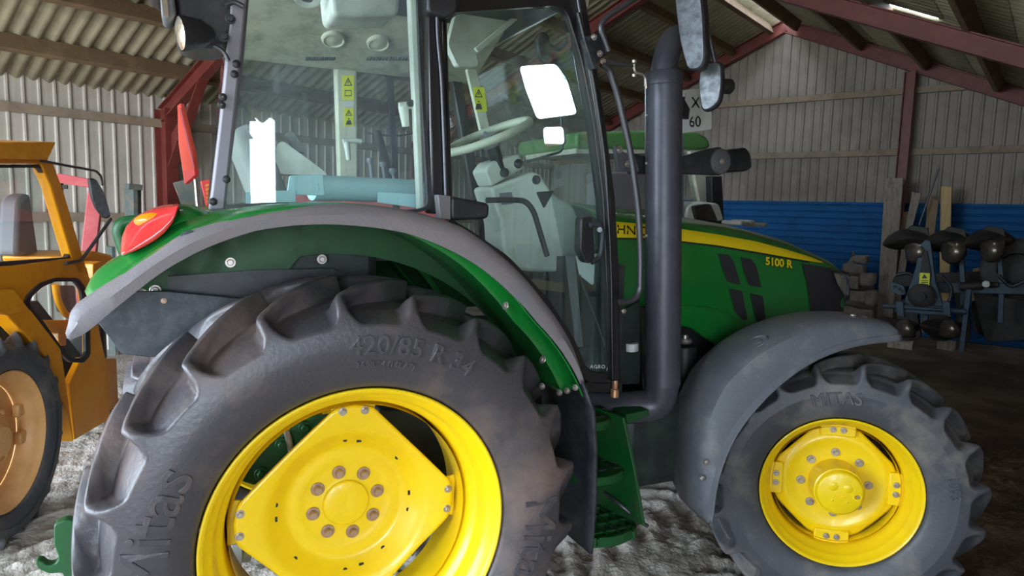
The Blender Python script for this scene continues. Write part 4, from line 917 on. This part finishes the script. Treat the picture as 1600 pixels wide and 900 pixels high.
# ---- front mudguard, turned less than the wheel
s15 = radians(15); GX = Vector((cos(s15), -sin(s15), 0)); GO = Vector((-sin(s15), -cos(s15), 0))
piv = CF - FO*.17; CG = piv + GO*(.17+.09)
def mg(a, r, w): return polar(CG, GX, GO, radians(a), r, w)
AA = [184,176,168,160,153,143,132,118,105,97,90,84]; LO = [.722,.722,.722,.72,.718,.708,.702,.700,.697,.697,.70,.71]; HI = [.757,.775,.79,.815,.848,.868,.856,.828,.803,.790,.778,.768]
rows = []
for a in np.linspace(184, 84, 70):
    lo = float(np.interp(-a, [-x for x in AA], LO)); hi = float(np.interp(-a, [-x for x in AA], HI)); e1 = min(1, (184-a)/5+.3)**.5; e2 = min(1, (a-84)/3+.45)**.5; e = min(e1, e2)
    md = lo+.02; lo = md+(lo-md)*e; hi = md+(hi-md)*e
    wi = -.36*(.35+.65*e)
    rows.append([mg(a, lo, .004), mg(a, lo, 0), mg(a, lo+.018*e, -.004), mg(a, lo+.022*e, -.012), mg(a, lo+(hi-lo)*.6, -.018), mg(a, hi-.012*e, -.035), mg(a, hi, -.07), mg(a, hi+.004, -.15), mg(a, hi+.002, -.26), mg(a, hi-.01, wi+.02), mg(a, lo+.02, wi)])
mgd = grid('front_mudguard', rows, 'lipf', TR, smooth=True, solid=.007)
pb = MB().prism(rloop([mg(97, .793, -.08), mg(97, .793, -.16), mg(89, .771, -.16), mg(89, .771, -.08)], .01), (0,0,.004)).build('mudguard_plate', 'lipf', mgd)
for p in ((1330,500),(1347,505)):
    d = ray(*p); q = CG + Vector((0,0,0)); 
for a, w in ((95,-.12),(91,-.12)): MB().lathe(mg(a, .793 if a > 93 else .781, w), (0,0,1), [(0,.014),(.006,.012),(.009,.001)], n=16).build('mudguard_bolt', 'steel', mgd, smooth=True)
for a, w in ((170,-.02),(165,-.02)): MB().lathe(mg(a, .785, w), GO, [(0,.012),(.010,.010),(.012,.001)], n=16).build('mudguard_bolt', 'steel', mgd, smooth=True)
em = MB().lathe(mg(127, .848, -.12), mg(127, 1.8, -.12)-mg(127, .8, -.12), [(-.01,.052),(.006,.048),(.006,.040),(.001,.036),(.001,.024),(.006,.02),(.006,.001)], n=32).build('mudguard_emblem', 'lipf', mgd, smooth=True)
MB().tube([CG-GO*.5+Vector((.0,0,.0)), CG-GO*.5+Vector((0,0,.5)), mg(115,.80,-.3)], .02, 10, .05).build('mudguard_stay', 'engine', TR, smooth=True)
# ---- rear linkage: hook end at bottom left and lift arms seen through the wheel
hk = MB().tube([Vector((-.2,.55,.62)), Vector((-.6,.55,.66)), Vector((-.84,.55,.68))], .03, 12, .1); hk.build('lower_link', 'greenlo', TR, smooth=True)
slab('link_hook', [(84,820),(103,812),(120,815),(120,905),(100,905),(98,895),(76,897),(58,888),(54,877),(64,876),(74,884),(86,882),(92,872),(84,850)], .5, .04, 'greenlo', TR, rad=.01, bevel=.006)
slab('lift_arm', [(375,752),(385,715),(420,690),(470,660),(488,664),(486,690),(450,710),(420,740),(398,760)], .50, .06, 'greenlo', TR, rad=.01, bevel=.01)
for p in ((440,694),(476,668),(408,740)): bolt('arm_bolt', P(*p, .49), OUT, .016, .02, 'greenlo', TR)
MB().cyl(P(448,672,.48), P(456,708,.48), .012, n=12).build('lift_rod', 'steel', TR)
slab('brake_housing', [(590,640),(700,640),(700,760),(640,740),(600,690)], .62, .08, 'engine', TR, rad=.02, bevel=.01)
MB().cyl(P(360,870,.6), P(378,868,.6), .04, n=20).cyl(P(378,868,.6), P(392,868,.6), .025, n=16).build('ball_end', 'white', TR, bevel=.004)
# ================================================================== orange tractor at the left
OO = GR(-5, 850); OO.z = 0; oaz = radians(16); OA = Vector((sin(oaz), cos(oaz), 0)); ON = Vector((OA.y, -OA.x, 0))
def Q(x, y, off=0.0): d = ray(x, y); return CP + d*(((OO+ON*off-CP).dot(ON))/d.dot(ON))
OT = root('tractor', OO+OA*.8-ON*.6, 'orange cab tractor with pale orange wheel rims at the left edge of the shed', 'tractor')
def qslab(name, px, off, th, m, rad=0, bevel=.006, par=None):
    lp = [Q(x, y, off) for x, y in px]; lp = rloop(lp, rad) if rad else lp
    return MB().prism(lp, -ON*th).build(name, m, par or OT, bevel=bevel)
def qring(name, px, ipx, off, th, m, rad=.03, bevel=.004):
    return ring(name, rloop([Q(x,y,off) for x,y in px], rad), rloop([Q(x,y,off) for x,y in ipx], rad), -ON*th, m, OT, bevel=bevel)
wc = Q(-3, 690, 0); RO = wc.z+.03
OC = wc + ON*.05
oty = tyre('rear_tyre', OC, OA, ON, RO, .14, RO*.66, RO*.86, 20, 40, 'rubberf', OT, res=18, lug=.03)
k = RO*.66
orm = MB().lathe(OC, ON, [(.004,k),(.006,k-.008),(-.01,k-.02),(-.03,k-.035),(-.04,k-.05),(-.10,k-.06),(-.15,k-.055),(-.2,k-.01)], n=72).build('rear_rim', 'cream', OT, smooth=True)
MB().lathe(OC, ON, [(-.12,k-.06),(-.115,k*.6),(-.09,k*.42),(-.06,k*.34),(-.05,k*.25),(-.02,k*.2),(-.02,.001)], n=48).build('wheel_disc', 'cream', orm, smooth=True)
for i in range(8):
    a = 2*pi*i/8; p = OC + OA*(cos(a)*k*.46)+Vector((0,0,sin(a)*k*.46))-ON*.10
    bolt('wheel_nut', p, ON, .014, .02, 'cream', orm)
for a in (.3, -.25, 1.9, 3.4, -1.9):
    p = OC + OA*(cos(a)*k*.80)+Vector((0,0,sin(a)*k*.80))-ON*.09; MB().box(p, .07, .07, .04, (OA, Vector((0,0,1)), ON)).build('rim_lug', 'cream', orm, bevel=.01)
# cab side skin, pieces around the two windows
qslab('roof_panel', [(-120,222),(88,222),(80,240),(74,250),(-120,244)], .10, 1.2, 'orange')
qslab('roof_edge', [(-120,240),(77,243),(74,256),(-120,256)], .04, 1.1, 'orange')
qslab('corner_post', [(62,250),(84,256),(100,300),(128,395),(136,420),(124,430),(112,400),(80,290)], .03, .06, 'orange', bevel=.008)
qring('side_window_seal', [(-140,258),(68,257),(82,285),(116,398),(112,408),(-140,428)], [(-140,263),(64,262),(77,288),(109,396),(106,402),(-140,419)], .02, .03, 'black')
MB().prism([Q(x,y,.01) for x,y in ((-140,262),(65,262),(110,398),(106,403),(-140,420))], ON*.004).build('side_window_glass', 'glassl', OT)
qslab('waist_panel', [(-140,426),(20,415),(122,402),(136,418),(142,442),(120,436),(88,436),(60,446),(44,462),(36,480),(-10,470),(-140,462)], .03, .04, 'orange')
qslab('door_post', [(122,436),(144,442),(152,500),(170,585),(172,655),(118,687),(108,600),(128,558),(138,560),(138,500),(130,450)], .03, .04, 'orange')
qslab('fender_panel', [(-60,452),(22,452),(48,486),(10,492),(-60,480)], .08, .3, 'orange')
qslab('fender_edge', [(10,492),(48,484),(95,545),(100,575),(116,690),(104,640),(86,600),(74,560)], .05, .08, 'orange')
qring('lower_window_seal', [(88,434),(122,434),(134,448),(141,500),(142,555),(132,567),(110,566),(96,552),(60,500),(38,474),(46,458),(64,442)], [(88,440),(118,440),(127,452),(134,500),(135,552),(128,560),(112,559),(101,548),(66,498),(46,474),(52,462),(68,448)], .04, .02, 'black')
MB().prism(rloop([Q(x,y,.03) for x,y in ((88,440),(118,440),(127,452),(135,552),(128,560),(112,559),(66,498),(46,474),(68,448))], .01), ON*.004).build('lower_window_glass', 'glassl', OT)
qslab('cab_interior', [(-100,470),(60,470),(140,570),(140,660),(60,640),(-100,600)], -.45, .1, 'engine')
qslab('inner_bracket', [(62,500),(118,500),(118,520),(104,520),(104,540),(92,540),(92,520),(62,518)], -.1, .08, 'orange')
MB().tube([Q(x,y,-.1) for x,y in ((86,444),(90,470),(102,492),(118,496))], .02, 8, .05).build('inner_tube', 'orange', OT, smooth=True)
MB().prism(rloop([Q(x,y,-.25) for x,y in ((92,446),(118,446),(122,490),(100,488))], .03), -ON*.05).build('inner_seat', 'greypost', OT, bevel=.01)
qslab('far_cab_post', [(-60,262),(-50,262),(-30,420),(-45,420)], -1.0, .05, 'orange')
MB().prism(rloop([Q(x,y,-.45) for x,y in ((30,312),(48,300),(62,400),(26,400))], .05), -ON*.12).build('driver_seat', 'lip', OT, bevel=.03)
h_ = qslab('rear_housing', [(128,402),(150,392),(176,398),(180,415),(160,430),(140,432)], -.1, .5, 'orange', bevel=.02)
qslab('rear_bracket', [(146,412),(158,408),(160,436),(146,436)], .0, .1, 'orange'); qslab('hitch_frame', [(150,560),(182,560),(186,640),(156,640)], -.3, .1, 'orange')
MB().tube([Q(x,y,.06) for x, y in ((64,251),(100,258),(150,267),(158,275),(160,290))], .008, 8, .03).build('mirror_arm', 'rod', OT, smooth=True)
MB().tube([Q(x,y,.06) for x, y in ((173,342),(150,375),(126,408),(102,412))], .011, 8, .03).build('mirror_arm', 'rod', OT, smooth=True)
def fplane(px, c, d, rad):
    d = Vector(d).normalized(); lp = [CP + ray(x,y)*((Vector(c)-CP).dot(d)/ray(x,y).dot(d)) for x, y in px]; return rloop(lp, rad)
mc = Q(156,308,.07); md = Vector((.55,-.83,0)); lp = fplane([(139,278),(150,279),(163,300),(174,338),(165,343),(151,326),(144,308)], mc, md, .02)
mm = MB().prism(lp, -md*.03).build('mirror', 'black', OT, bevel=.006); g = [p.lerp(sum(lp, Vector())/len(lp), .08)+md*.002 for p in lp]; MB().prism(g, md*.001).build('mirror_face', 'mirrord', mm)
# ================================================================== faded red frame and other things along the left wall
LF = root('lifting_frame', Q(120,500,-1.2), 'faded red steel frame of square tube standing behind the orange tractor', 'machine frame')
def lq(x, y, lat): return LW(x, y, lat)
MB().beam(P(90,278,4.3), P(150,288,4.3), .10, .07).build('cross_bar', 'pink', LF, bevel=.006)
MB().beam(P(150,300,4.3), P(130,480,4.3), .10, .12, (0,1,0)).build('upright', 'pink', LF, bevel=.006)
MB().beam(P(92,278,4.3), P(92,300,4.3), .05, .08, (0,1,0)).beam(P(98,292,4.25), P(106,292,4.25), .03, .03).build('bracket', 'dark', LF, bevel=.004)
MB().box(P(136,520,4.35), .25, .2, .5).build('frame_base', 'dark', LF, bevel=.03)
GS = root('steel_stand', LW(210,420,7.9), 'dull green-grey steel stand with a flat top against the ribbed wall', 'stand')
MB().beam(LW(205,296,7.9), LW(206,400,7.9), .22, .05).build('stand_post', 'bluer', GS, bevel=.004); MB().beam(LW(212,296,7.9), LW(213,470,7.9), .10, .08).build('stand_post', 'bluer', GS, bevel=.004)
MB().beam(LW(198,291,7.8), LW(220,293,7.8), .1, .06).build('stand_top', 'bluer', GS, bevel=.004)
tag(MB().beam(LW(172,385,8.3), LW(178,560,8.3), .18, .04).build('perforated_rail', 'bluer', None, bevel=.004), 'grey-brown perforated steel rail leaning at the wall left of the red column', 'rail')
gl = MB().tube([P(214,345,1.75), P(190,348,1.75), P(185,362,1.75), P(196,395,1.75)], .03, 12, .05).build('lift_bracket', 'greenlo', TR, smooth=True)
# slow-vehicle board on its rod
BD = root('marker_board', P(306,330,2.6), 'long fluorescent red marker board on a thin rod left of the cab', 'marker board')
MB().prism([P(x,y,2.6) for x, y in ((277,165),(282,161),(302,240),(305,272),(288,287),(279,225))], (.02,.02,0)).build('board', 'redp', BD, bevel=.002)
MB().prism([P(x,y,2.595) for x, y in ((287,266),(303,263),(305,273),(289,287))], (.02,.01,0)).build('reflective_foot', 'redd', BD)
MB().prism([P(x,y,2.59) for x, y in ((279,168),(282,168),(304,262),(301,262))], (.004,.002,0)).build('bright_edge', 'pink', BD)
MB().tube([P(305,280,2.61), P(310,335,2.61)], .012, 8).build('rod', 'steel', BD)
RB = MB().prism([P(x,y,3.0) for x, y in ((313,283),(330,280),(333,322),(322,322))], (0,.15,0)).build('red_box', 'redd', None, bevel=.006); tag(RB, 'small red panel with slanted yellow marks low beside the grey rear cab post', 'panel')
for k in range(5):
    yy = 289+6.2*k; MB().prism([P(x,y,2.995) for x, y in ((320+k*.6,yy),(326+k*.6,yy-2),(327+k*.6,yy+.4),(322+k*.6,yy+3.6))], (0,.004,0)).build('panel_mark', 'lensy', RB)
tag(MB().beam(P(284,282,3.4), P(305,335,3.4), .12, .05, (0,1,0)).build('leaning_board', 'bluer', None, bevel=.004), 'grey board leaning behind the red marker board', 'board')
# red machine seen through the cab glass
RM = root('grain_wagon', (1.6,4.6,0), 'red farm wagon standing behind the cab, seen blurred through the glass', 'wagon')
MB().box((.9,4.8,1.1), 1.9, 1.3, .9).build('wagon_body', 'redst', RM, bevel=.03)
MB().box((.9,4.15,1.72), 1.8, .06, .32).build('wagon_side', 'pink', RM, bevel=.01)
for x in (.35, 1.4): MB().lathe((x,4.2,.42), (0,-1,0), [(-.1,.42),(.02,.42),(.05,.38),(.05,.25),(.0,.22),(0,.001)], n=36).build('wheel', 'rubberf', RM, smooth=True)
# ================================================================== second green tractor in the background
Y2 = 4.2
G2 = root('tractor', P(1060,420,Y2)*1.0, 'second green tractor with pale cab posts, behind the hood and exhaust of the first', 'tractor'); G2.location.z = 0
def s2(name, px, m, Y=Y2, th=.05, rad=0, bevel=.01, par=None): return slab(name, px, Y, th, m, par or G2, rad=rad, bevel=bevel)
s2('cab_roof', [(900,206),(1040,203),(1090,206),(1106,214),(1112,230),(1100,234),(900,232)], 'green2', th=1.4, rad=.06, bevel=.05)
s2('roof_trim', [(900,231),(1105,233),(1100,240),(900,240)], 'beige', Y=Y2+.05, th=1.2)
s2('cab_post', [(1078,236),(1104,236),(1118,330),(1096,330)], 'beige', th=.12)
s2('cab_post', [(1062,210),(1069,210),(1069,345),(1062,345)], 'greypost', Y=Y2-.3, th=.05)
s2('cab_glass', [(940,240),(1080,240),(1098,330),(940,330)], 'glassl', Y=Y2+.04, th=.01)
s2('side_panel', [(940,268),(1012,270),(1020,330),(940,330)], 'lip', Y=Y2-.5, th=.3, rad=.04, bevel=.03)
s2('engine_cover', [(1070,345),(1074,322),(1092,314),(1124,318),(1132,345)], 'beigel', Y=Y2-.3, th=.5, rad=.05, bevel=.03)
s2('air_intake', [(1112,275),(1128,275),(1132,350),(1114,350)], 'black', Y=Y2-.1, th=.12, rad=.01, bevel=.02)
s2('seat_back', [(1084,322),(1110,318),(1122,345),(1090,345)], 'dark', Y=Y2-.35, th=.3, rad=.03, bevel=.02)
s2('fender', [(940,330),(1060,332),(1080,360),(1080,430),(940,430)], 'greenlo', Y=Y2-.6, th=.5, rad=.05, bevel=.03)
for x, y_, r in ((3.0,Y2-.3,.7),(4.9,Y2-.2,.5)): MB().lathe((x,y_,r), (0,-1,0), [(-.3,r*.9),(-.25,r),(.0,r),(.04,r*.93),(.03,r*.6),(0,r*.58),(-.1,r*.5),(-.1,.001)], n=40).build('wheel', 'rubberf', G2, smooth=True)
MB().box((3.9,Y2+.3,1.0), 2.2, .8, .9).build('chassis', 'engine', G2, bevel=.05)
sk = root('sack_pile', P(1170,350,3.6), 'pale folded sacks lying on a dark crate just behind the hood', 'sacks'); sk.location.z = 0
for i, (x, y, w) in enumerate(((1145,346,14),(1160,345,18),(1180,349,16))):
    MB().box(P(x,y+2,3.6+.05*i), w*.0045, .3, .05, None).build('sack', 'sack', sk, bevel=.02, seg=4)
MB().box(P(1162,412,4.3), .5, .35, .62).build('crate', 'dark', sk, bevel=.01)
# ================================================================== right side: boards on the back wall
def gslab(px, al, th=.05, rad=0): lp = [G(x, y, al) for x, y in px]; return MB().prism(rloop(lp, rad) if rad else lp, SU*th)
def gthing(name, px, al, th, m, label, cat, group=None, bevel=.004, par=None):
    o = gslab(px, al, th).build(name, m, par, bevel=bevel)
    return tag(o, label, cat, group) if par is None else o
AW = 11.5
gthing('board', [(1383,278),(1411,278),(1402,400),(1392,530),(1368,530),(1374,420)], 11.3, .06, 'plankg', 'wide stained plank leaning on the blue wall, widest and leftmost of the boards', 'plank')
gthing('board', [(1411,332),(1419,330),(1410,430),(1404,520),(1390,520),(1398,430)], AW, .04, 'plank', 'short narrow brown plank tight against the right edge of the widest board', 'plank')
gthing('board', [(1425,300),(1440,302),(1424,360),(1412,440),(1400,440),(1412,370)], AW-.12, .04, 'plankg', 'grey-brown plank leaning left, second tall board right of the red gable post', 'plank')
gthing('board', [(1449,314),(1453,305),(1466,314),(1456,400),(1450,520),(1438,520),(1442,400)], AW-.1, .04, 'plank', 'reddish brown plank with a pointed top beside the yellow pine post', 'plank')
gthing('board', [(1470,291),(1487,292),(1486,318),(1484,400),(1482,520),(1468,520),(1468,400)], AW, .07, 'pine', 'pale yellow pine post standing upright, right of all the boards', 'post')
tag(MB().tube([G(1467,262,AW-.25), G(1436,352,AW-.25)], .014, 8).build('steel_rod', 'rod', None, smooth=True), 'thin grey steel rod leaning across the white sheeting above the boards', 'rod')
for i, q in enumerate(([(1500,470),(1508,470),(1506,530),(1498,530)], [(1520,420),(1530,418),(1526,470),(1518,470)])):
    gthing('board', q, AW, .04, 'plank', ['short brown board end low behind the middle plough body', 'short brown board end behind the right plough body'][i], 'plank')
# stone and timber pile under the blue cladding
rng = random.Random(11)
specs = [(1336,420,34,16),(1345,405,24,12),(1330,440,30,20),(1356,436,24,20),(1338,462,40,18),(1362,465,18,26),(1328,486,26,18),(1350,490,34,16),(1330,508,30,14),(1362,510,24,14)]
adj = ['flat tan slab on top of the stone pile beside the tractor nose', 'small pale block crowning the stone pile by the nose', 'squarish grey block in the upper left of the stone pile', 'rounded brown block at the upper right of the stone pile', 'long flat slab midway down the stone pile', 'tall narrow block at the right edge of the stone pile', 'dark block low at the left of the stone pile beside the grille', 'broad slab low in the middle of the stone pile', 'bottom left block of the stone pile', 'bottom right block of the stone pile near the wide plank']
for i, (x, y, w, h) in enumerate(specs):
    p = G(x, y, 10.9); b = MB().box((0,0,0), .0105*w*.78, .25, .0105*h*.84, (SN, SU, Vector((0,0,1))))
    for v in b.v: v += p + Vector((rng.uniform(-.012,.012), rng.uniform(-.012,.012), rng.uniform(-.012,.012)))
    tag(b.build('stone_block', 'stone', None, bevel=.03, seg=2), adj[i], 'block', 'blocks piled by the back wall')
rows = []
for i in range(22):
    t = i/21; r = []
    for j in range(14):
        a = pi*j/13; c0 = G(1322, 510, 11.4); w = .50*(1-t)+.02
        p = Vector((c0.x, c0.y, 0)) + SN*(w*cos(a)*1.0) - SU*(w*sin(a)*.55)
        p.z = 1.28*t**.8; p += (SN*.07-SU*.05)*noise.noise(Vector((p.x*3, p.y*3, p.z*3)))*2; r.append(p)
    rows.append(r)
hp_ = grid('rubble_heap', rows, 'stone', smooth=True); tag(hp_, 'dark brown rubble heap against the blue cladding behind the stone blocks', 'rubble', None, 'stuff')
# ================================================================== plough
PA = 9.3
PG = root('plough', G(1450,530,PA), 'blue-grey reversible plough with curved mouldboards parked by the back wall', 'plough'); PG.location.z = 0
def pg(name, px, al, th, m, rad=0, bevel=.006, par=None):
    lp = [G(x, y, al) for x, y in px]; lp = rloop(lp, rad) if rad else lp; return MB().prism(lp, SU*th).build(name, m, par or PG, bevel=bevel)
def board_(cx, cy, s, flip=False, name='mouldboard'):
    # a twisted curved steel sheet: thin wing to the left, hanging belly
    rows = []
    up = [(-62,4),(-48,-14),(-26,-26),(0,-30),(30,-24),(52,-10)]; lo = [(-62,6),(-50,14),(-28,18),(0,14),(28,12),(52,2)]
    for i in range(14):
        t = i/13; a = pl(up, t); b = pl(lo, t); r = []
        for j in range(9):
            u = j/8; x = a[0]+(b[0]-a[0])*u; y = a[1]+(b[1]-a[1])*u; r.append(G(cx+x*s, cy+y*s*(-1 if flip else 1), PA-.15+.32*((u-.5)**2)*3*sin(t*pi)+.25*t))
        rows.append(r)
    return grid(name, rows, 'dark', PG, smooth=True, solid=.015)
def share_(cx, cy, s, flip=False):
    rows = []; up = [(-26,-18),(-10,-24),(12,-26),(26,-24)]; lo = [(-22,10),(-8,20),(10,18),(26,2)]
    for i in range(12):
        t = i/11; a = pl(up, t); b = pl(lo, t); rows.append([G(cx+(a[0]+(b[0]-a[0])*u)*s, cy+(a[1]+(b[1]-a[1])*u)*s*(-1 if flip else 1), PA-.22+.5*(t-.6)**2+.3*(u-.5)**2) for u in np.linspace(0,1,8)])
    return grid('share', rows, 'share', PG, smooth=True, solid=.012)
for cx, cy, s in ((1420,378,.66),(1486,380,.72),(1548,378,.70)): board_(cx, cy, s)
for cx, cy, s in ((1432,397,.72),(1490,397,.78),(1550,395,.76)): share_(cx, cy, s)
for cx, cy in ((1436,356),(1494,358),(1555,357)): pg('skimmer', [(cx-20,cy+2),(cx-12,cy-4),(cx+14,cy),(cx+16,cy+14),(cx+6,cy+8)], PA, .03, 'dark')
for cx, cy, s in ((1402,500,.66),(1478,503,.66)): board_(cx, cy+8, s, True)
for cx, cy, s in ((1414,512,.62),(1484,512,.62)): share_(cx, cy, s, True)
for x in (1442, 1500, 1560): pg('plough_leg', [(x-3,390),(x+5,390),(x+9,450),(x+8,505),(x-2,505),(x,450)], PA+.05, .05, 'plough')
hs = pg('headstock', [(1438,382),(1446,374),(1454,376),(1462,440),(1476,484),(1408,484),(1430,420)], PA-.2, .06, 'plough', rad=.03)
pg('headstock_gap', [(1444,392),(1449,392),(1456,432),(1436,432)], PA-.215, .02, 'dark', par=hs)
st2 = pg('warning_sticker', [(1437,426),(1453,427),(1452,448),(1436,448)], PA-.235, .008, 'stick', par=hs, bevel=0)
lp = [G(x, y, PA-.237) for x, y in ((1444.5,428),(1449,435),(1440,435))]; MB().prism(lp, -SU*.002).build('symbol', 'ink', st2)
for yy in (438, 441, 444): MB().prism([G(x, y, PA-.237) for x, y in ((1439,yy),(1450,yy),(1450,yy+1),(1439,yy+1))], -SU*.002).build('symbol', 'ink', st2)
q = G(1440,462,PA-.24); MB().lathe(q, -SU, [(-.02,.14),(.02,.14),(.04,.11),(.04,.05),(.08,.05),(.08,.001)], n=28).build('turnover_hub', 'dark', hs, smooth=True)
MB().tube([G(1380,478,PA-.25), G(1510,487,PA-.25)], .028, 10).build('cross_shaft', 'plough', PG, smooth=True)
MB().beam(G(1400,480,PA-.2), G(1486,486,PA-.2), .12, .10).build('cross_beam', 'plough', PG, bevel=.006)
for x in (1405, 1478): pg('link_bracket', [(x-6,470),(x+6,472),(x+8,496),(x-4,492)], PA-.3, .05, 'plough')
MB().beam(G(1455,448,PA+.1), G(1640,452,PA+.1), .14, .12).build('main_beam', 'plough', PG, bevel=.006)
pg('adjuster_plate', [(1392,440),(1412,446),(1416,460),(1404,462),(1390,452)], PA-.1, .05, 'plough', rad=.02)
for p in ((1398,448),(1406,452),(1411,456)): MB().cyl(G(*p, PA-.12), G(*p, PA-.1), .02, n=12).build('plate_hole', 'dark', PG)
MB().beam(G(1514,452,PA-.1), G(1502,550,PA-.1), .05, .05, SU).build('stand_leg', 'plough', PG, bevel=.004)
MB().cyl(G(1500,448,PA), G(1535,446,PA), .05, n=16).cyl(G(1535,446,PA), G(1560,445,PA), .03, n=16).build('hydraulic_cylinder', 'dark', PG, bevel=.004)
MB().lathe(G(1541,444,PA-.1), -SU, [(0,.04),(.03,.035),(.04,.001)], n=16).build('end_cap', 'white', PG, smooth=True)
MB().lathe(G(1588,420,PA+.2), -SU, [(-.05,.34),(.03,.34),(.05,.3),(.05,.18),(.0,.16),(0,.001)], n=36).build('depth_wheel', 'dark', PG, smooth=True)
for q in ([(1400,430),(1420,425),(1440,440)], [(1470,430),(1490,450),(1480,480)], [(1560,430),(1580,450),(1600,440)]): MB().tube([G(x,y,PA-.15) for x,y in q], .02, 8, .1).build('hose', 'black', PG, smooth=True)
for q in ([(1395,430),(1640,420),(1640,445),(1395,448)], [(1490,440),(1512,440),(1516,536),(1496,536)], [(1400,470),(1430,468),(1440,530),(1404,532)], [(1450,476),(1482,478),(1486,534),(1452,532)], [(1516,470),(1560,466),(1640,470),(1640,528),(1560,532),(1520,520)]):
    pg('dark_clutter_plate', q, PA+.9, .12, 'dark', rad=.08)  # dark slabs added behind the plough so the gaps in it read dark
pg('rear_frame', [(1520,455),(1620,455),(1620,530),(1540,535),(1530,500)], PA+.4, .3, 'dark', rad=.05)
tag(MB().box(G(1408,538,9.0)+Vector((0,0,0)), .26, .2, .08, (SN, SU, Vector((0,0,1)))).build('timber_block', 'plankg', None, bevel=.006), 'small timber block on the floor under the plough, just above the front mudguard tip', 'timber')
tag(MB().box(GR(1478,545), .2, .2, .22, (SN, SU, Vector((0,0,1)))).build('timber_block', 'plankg', None, bevel=.006), 'upright timber block on the floor below the middle of the plough', 'timber')
for o in list(bpy.data.objects):
    if '_w' in o: del o['_w']
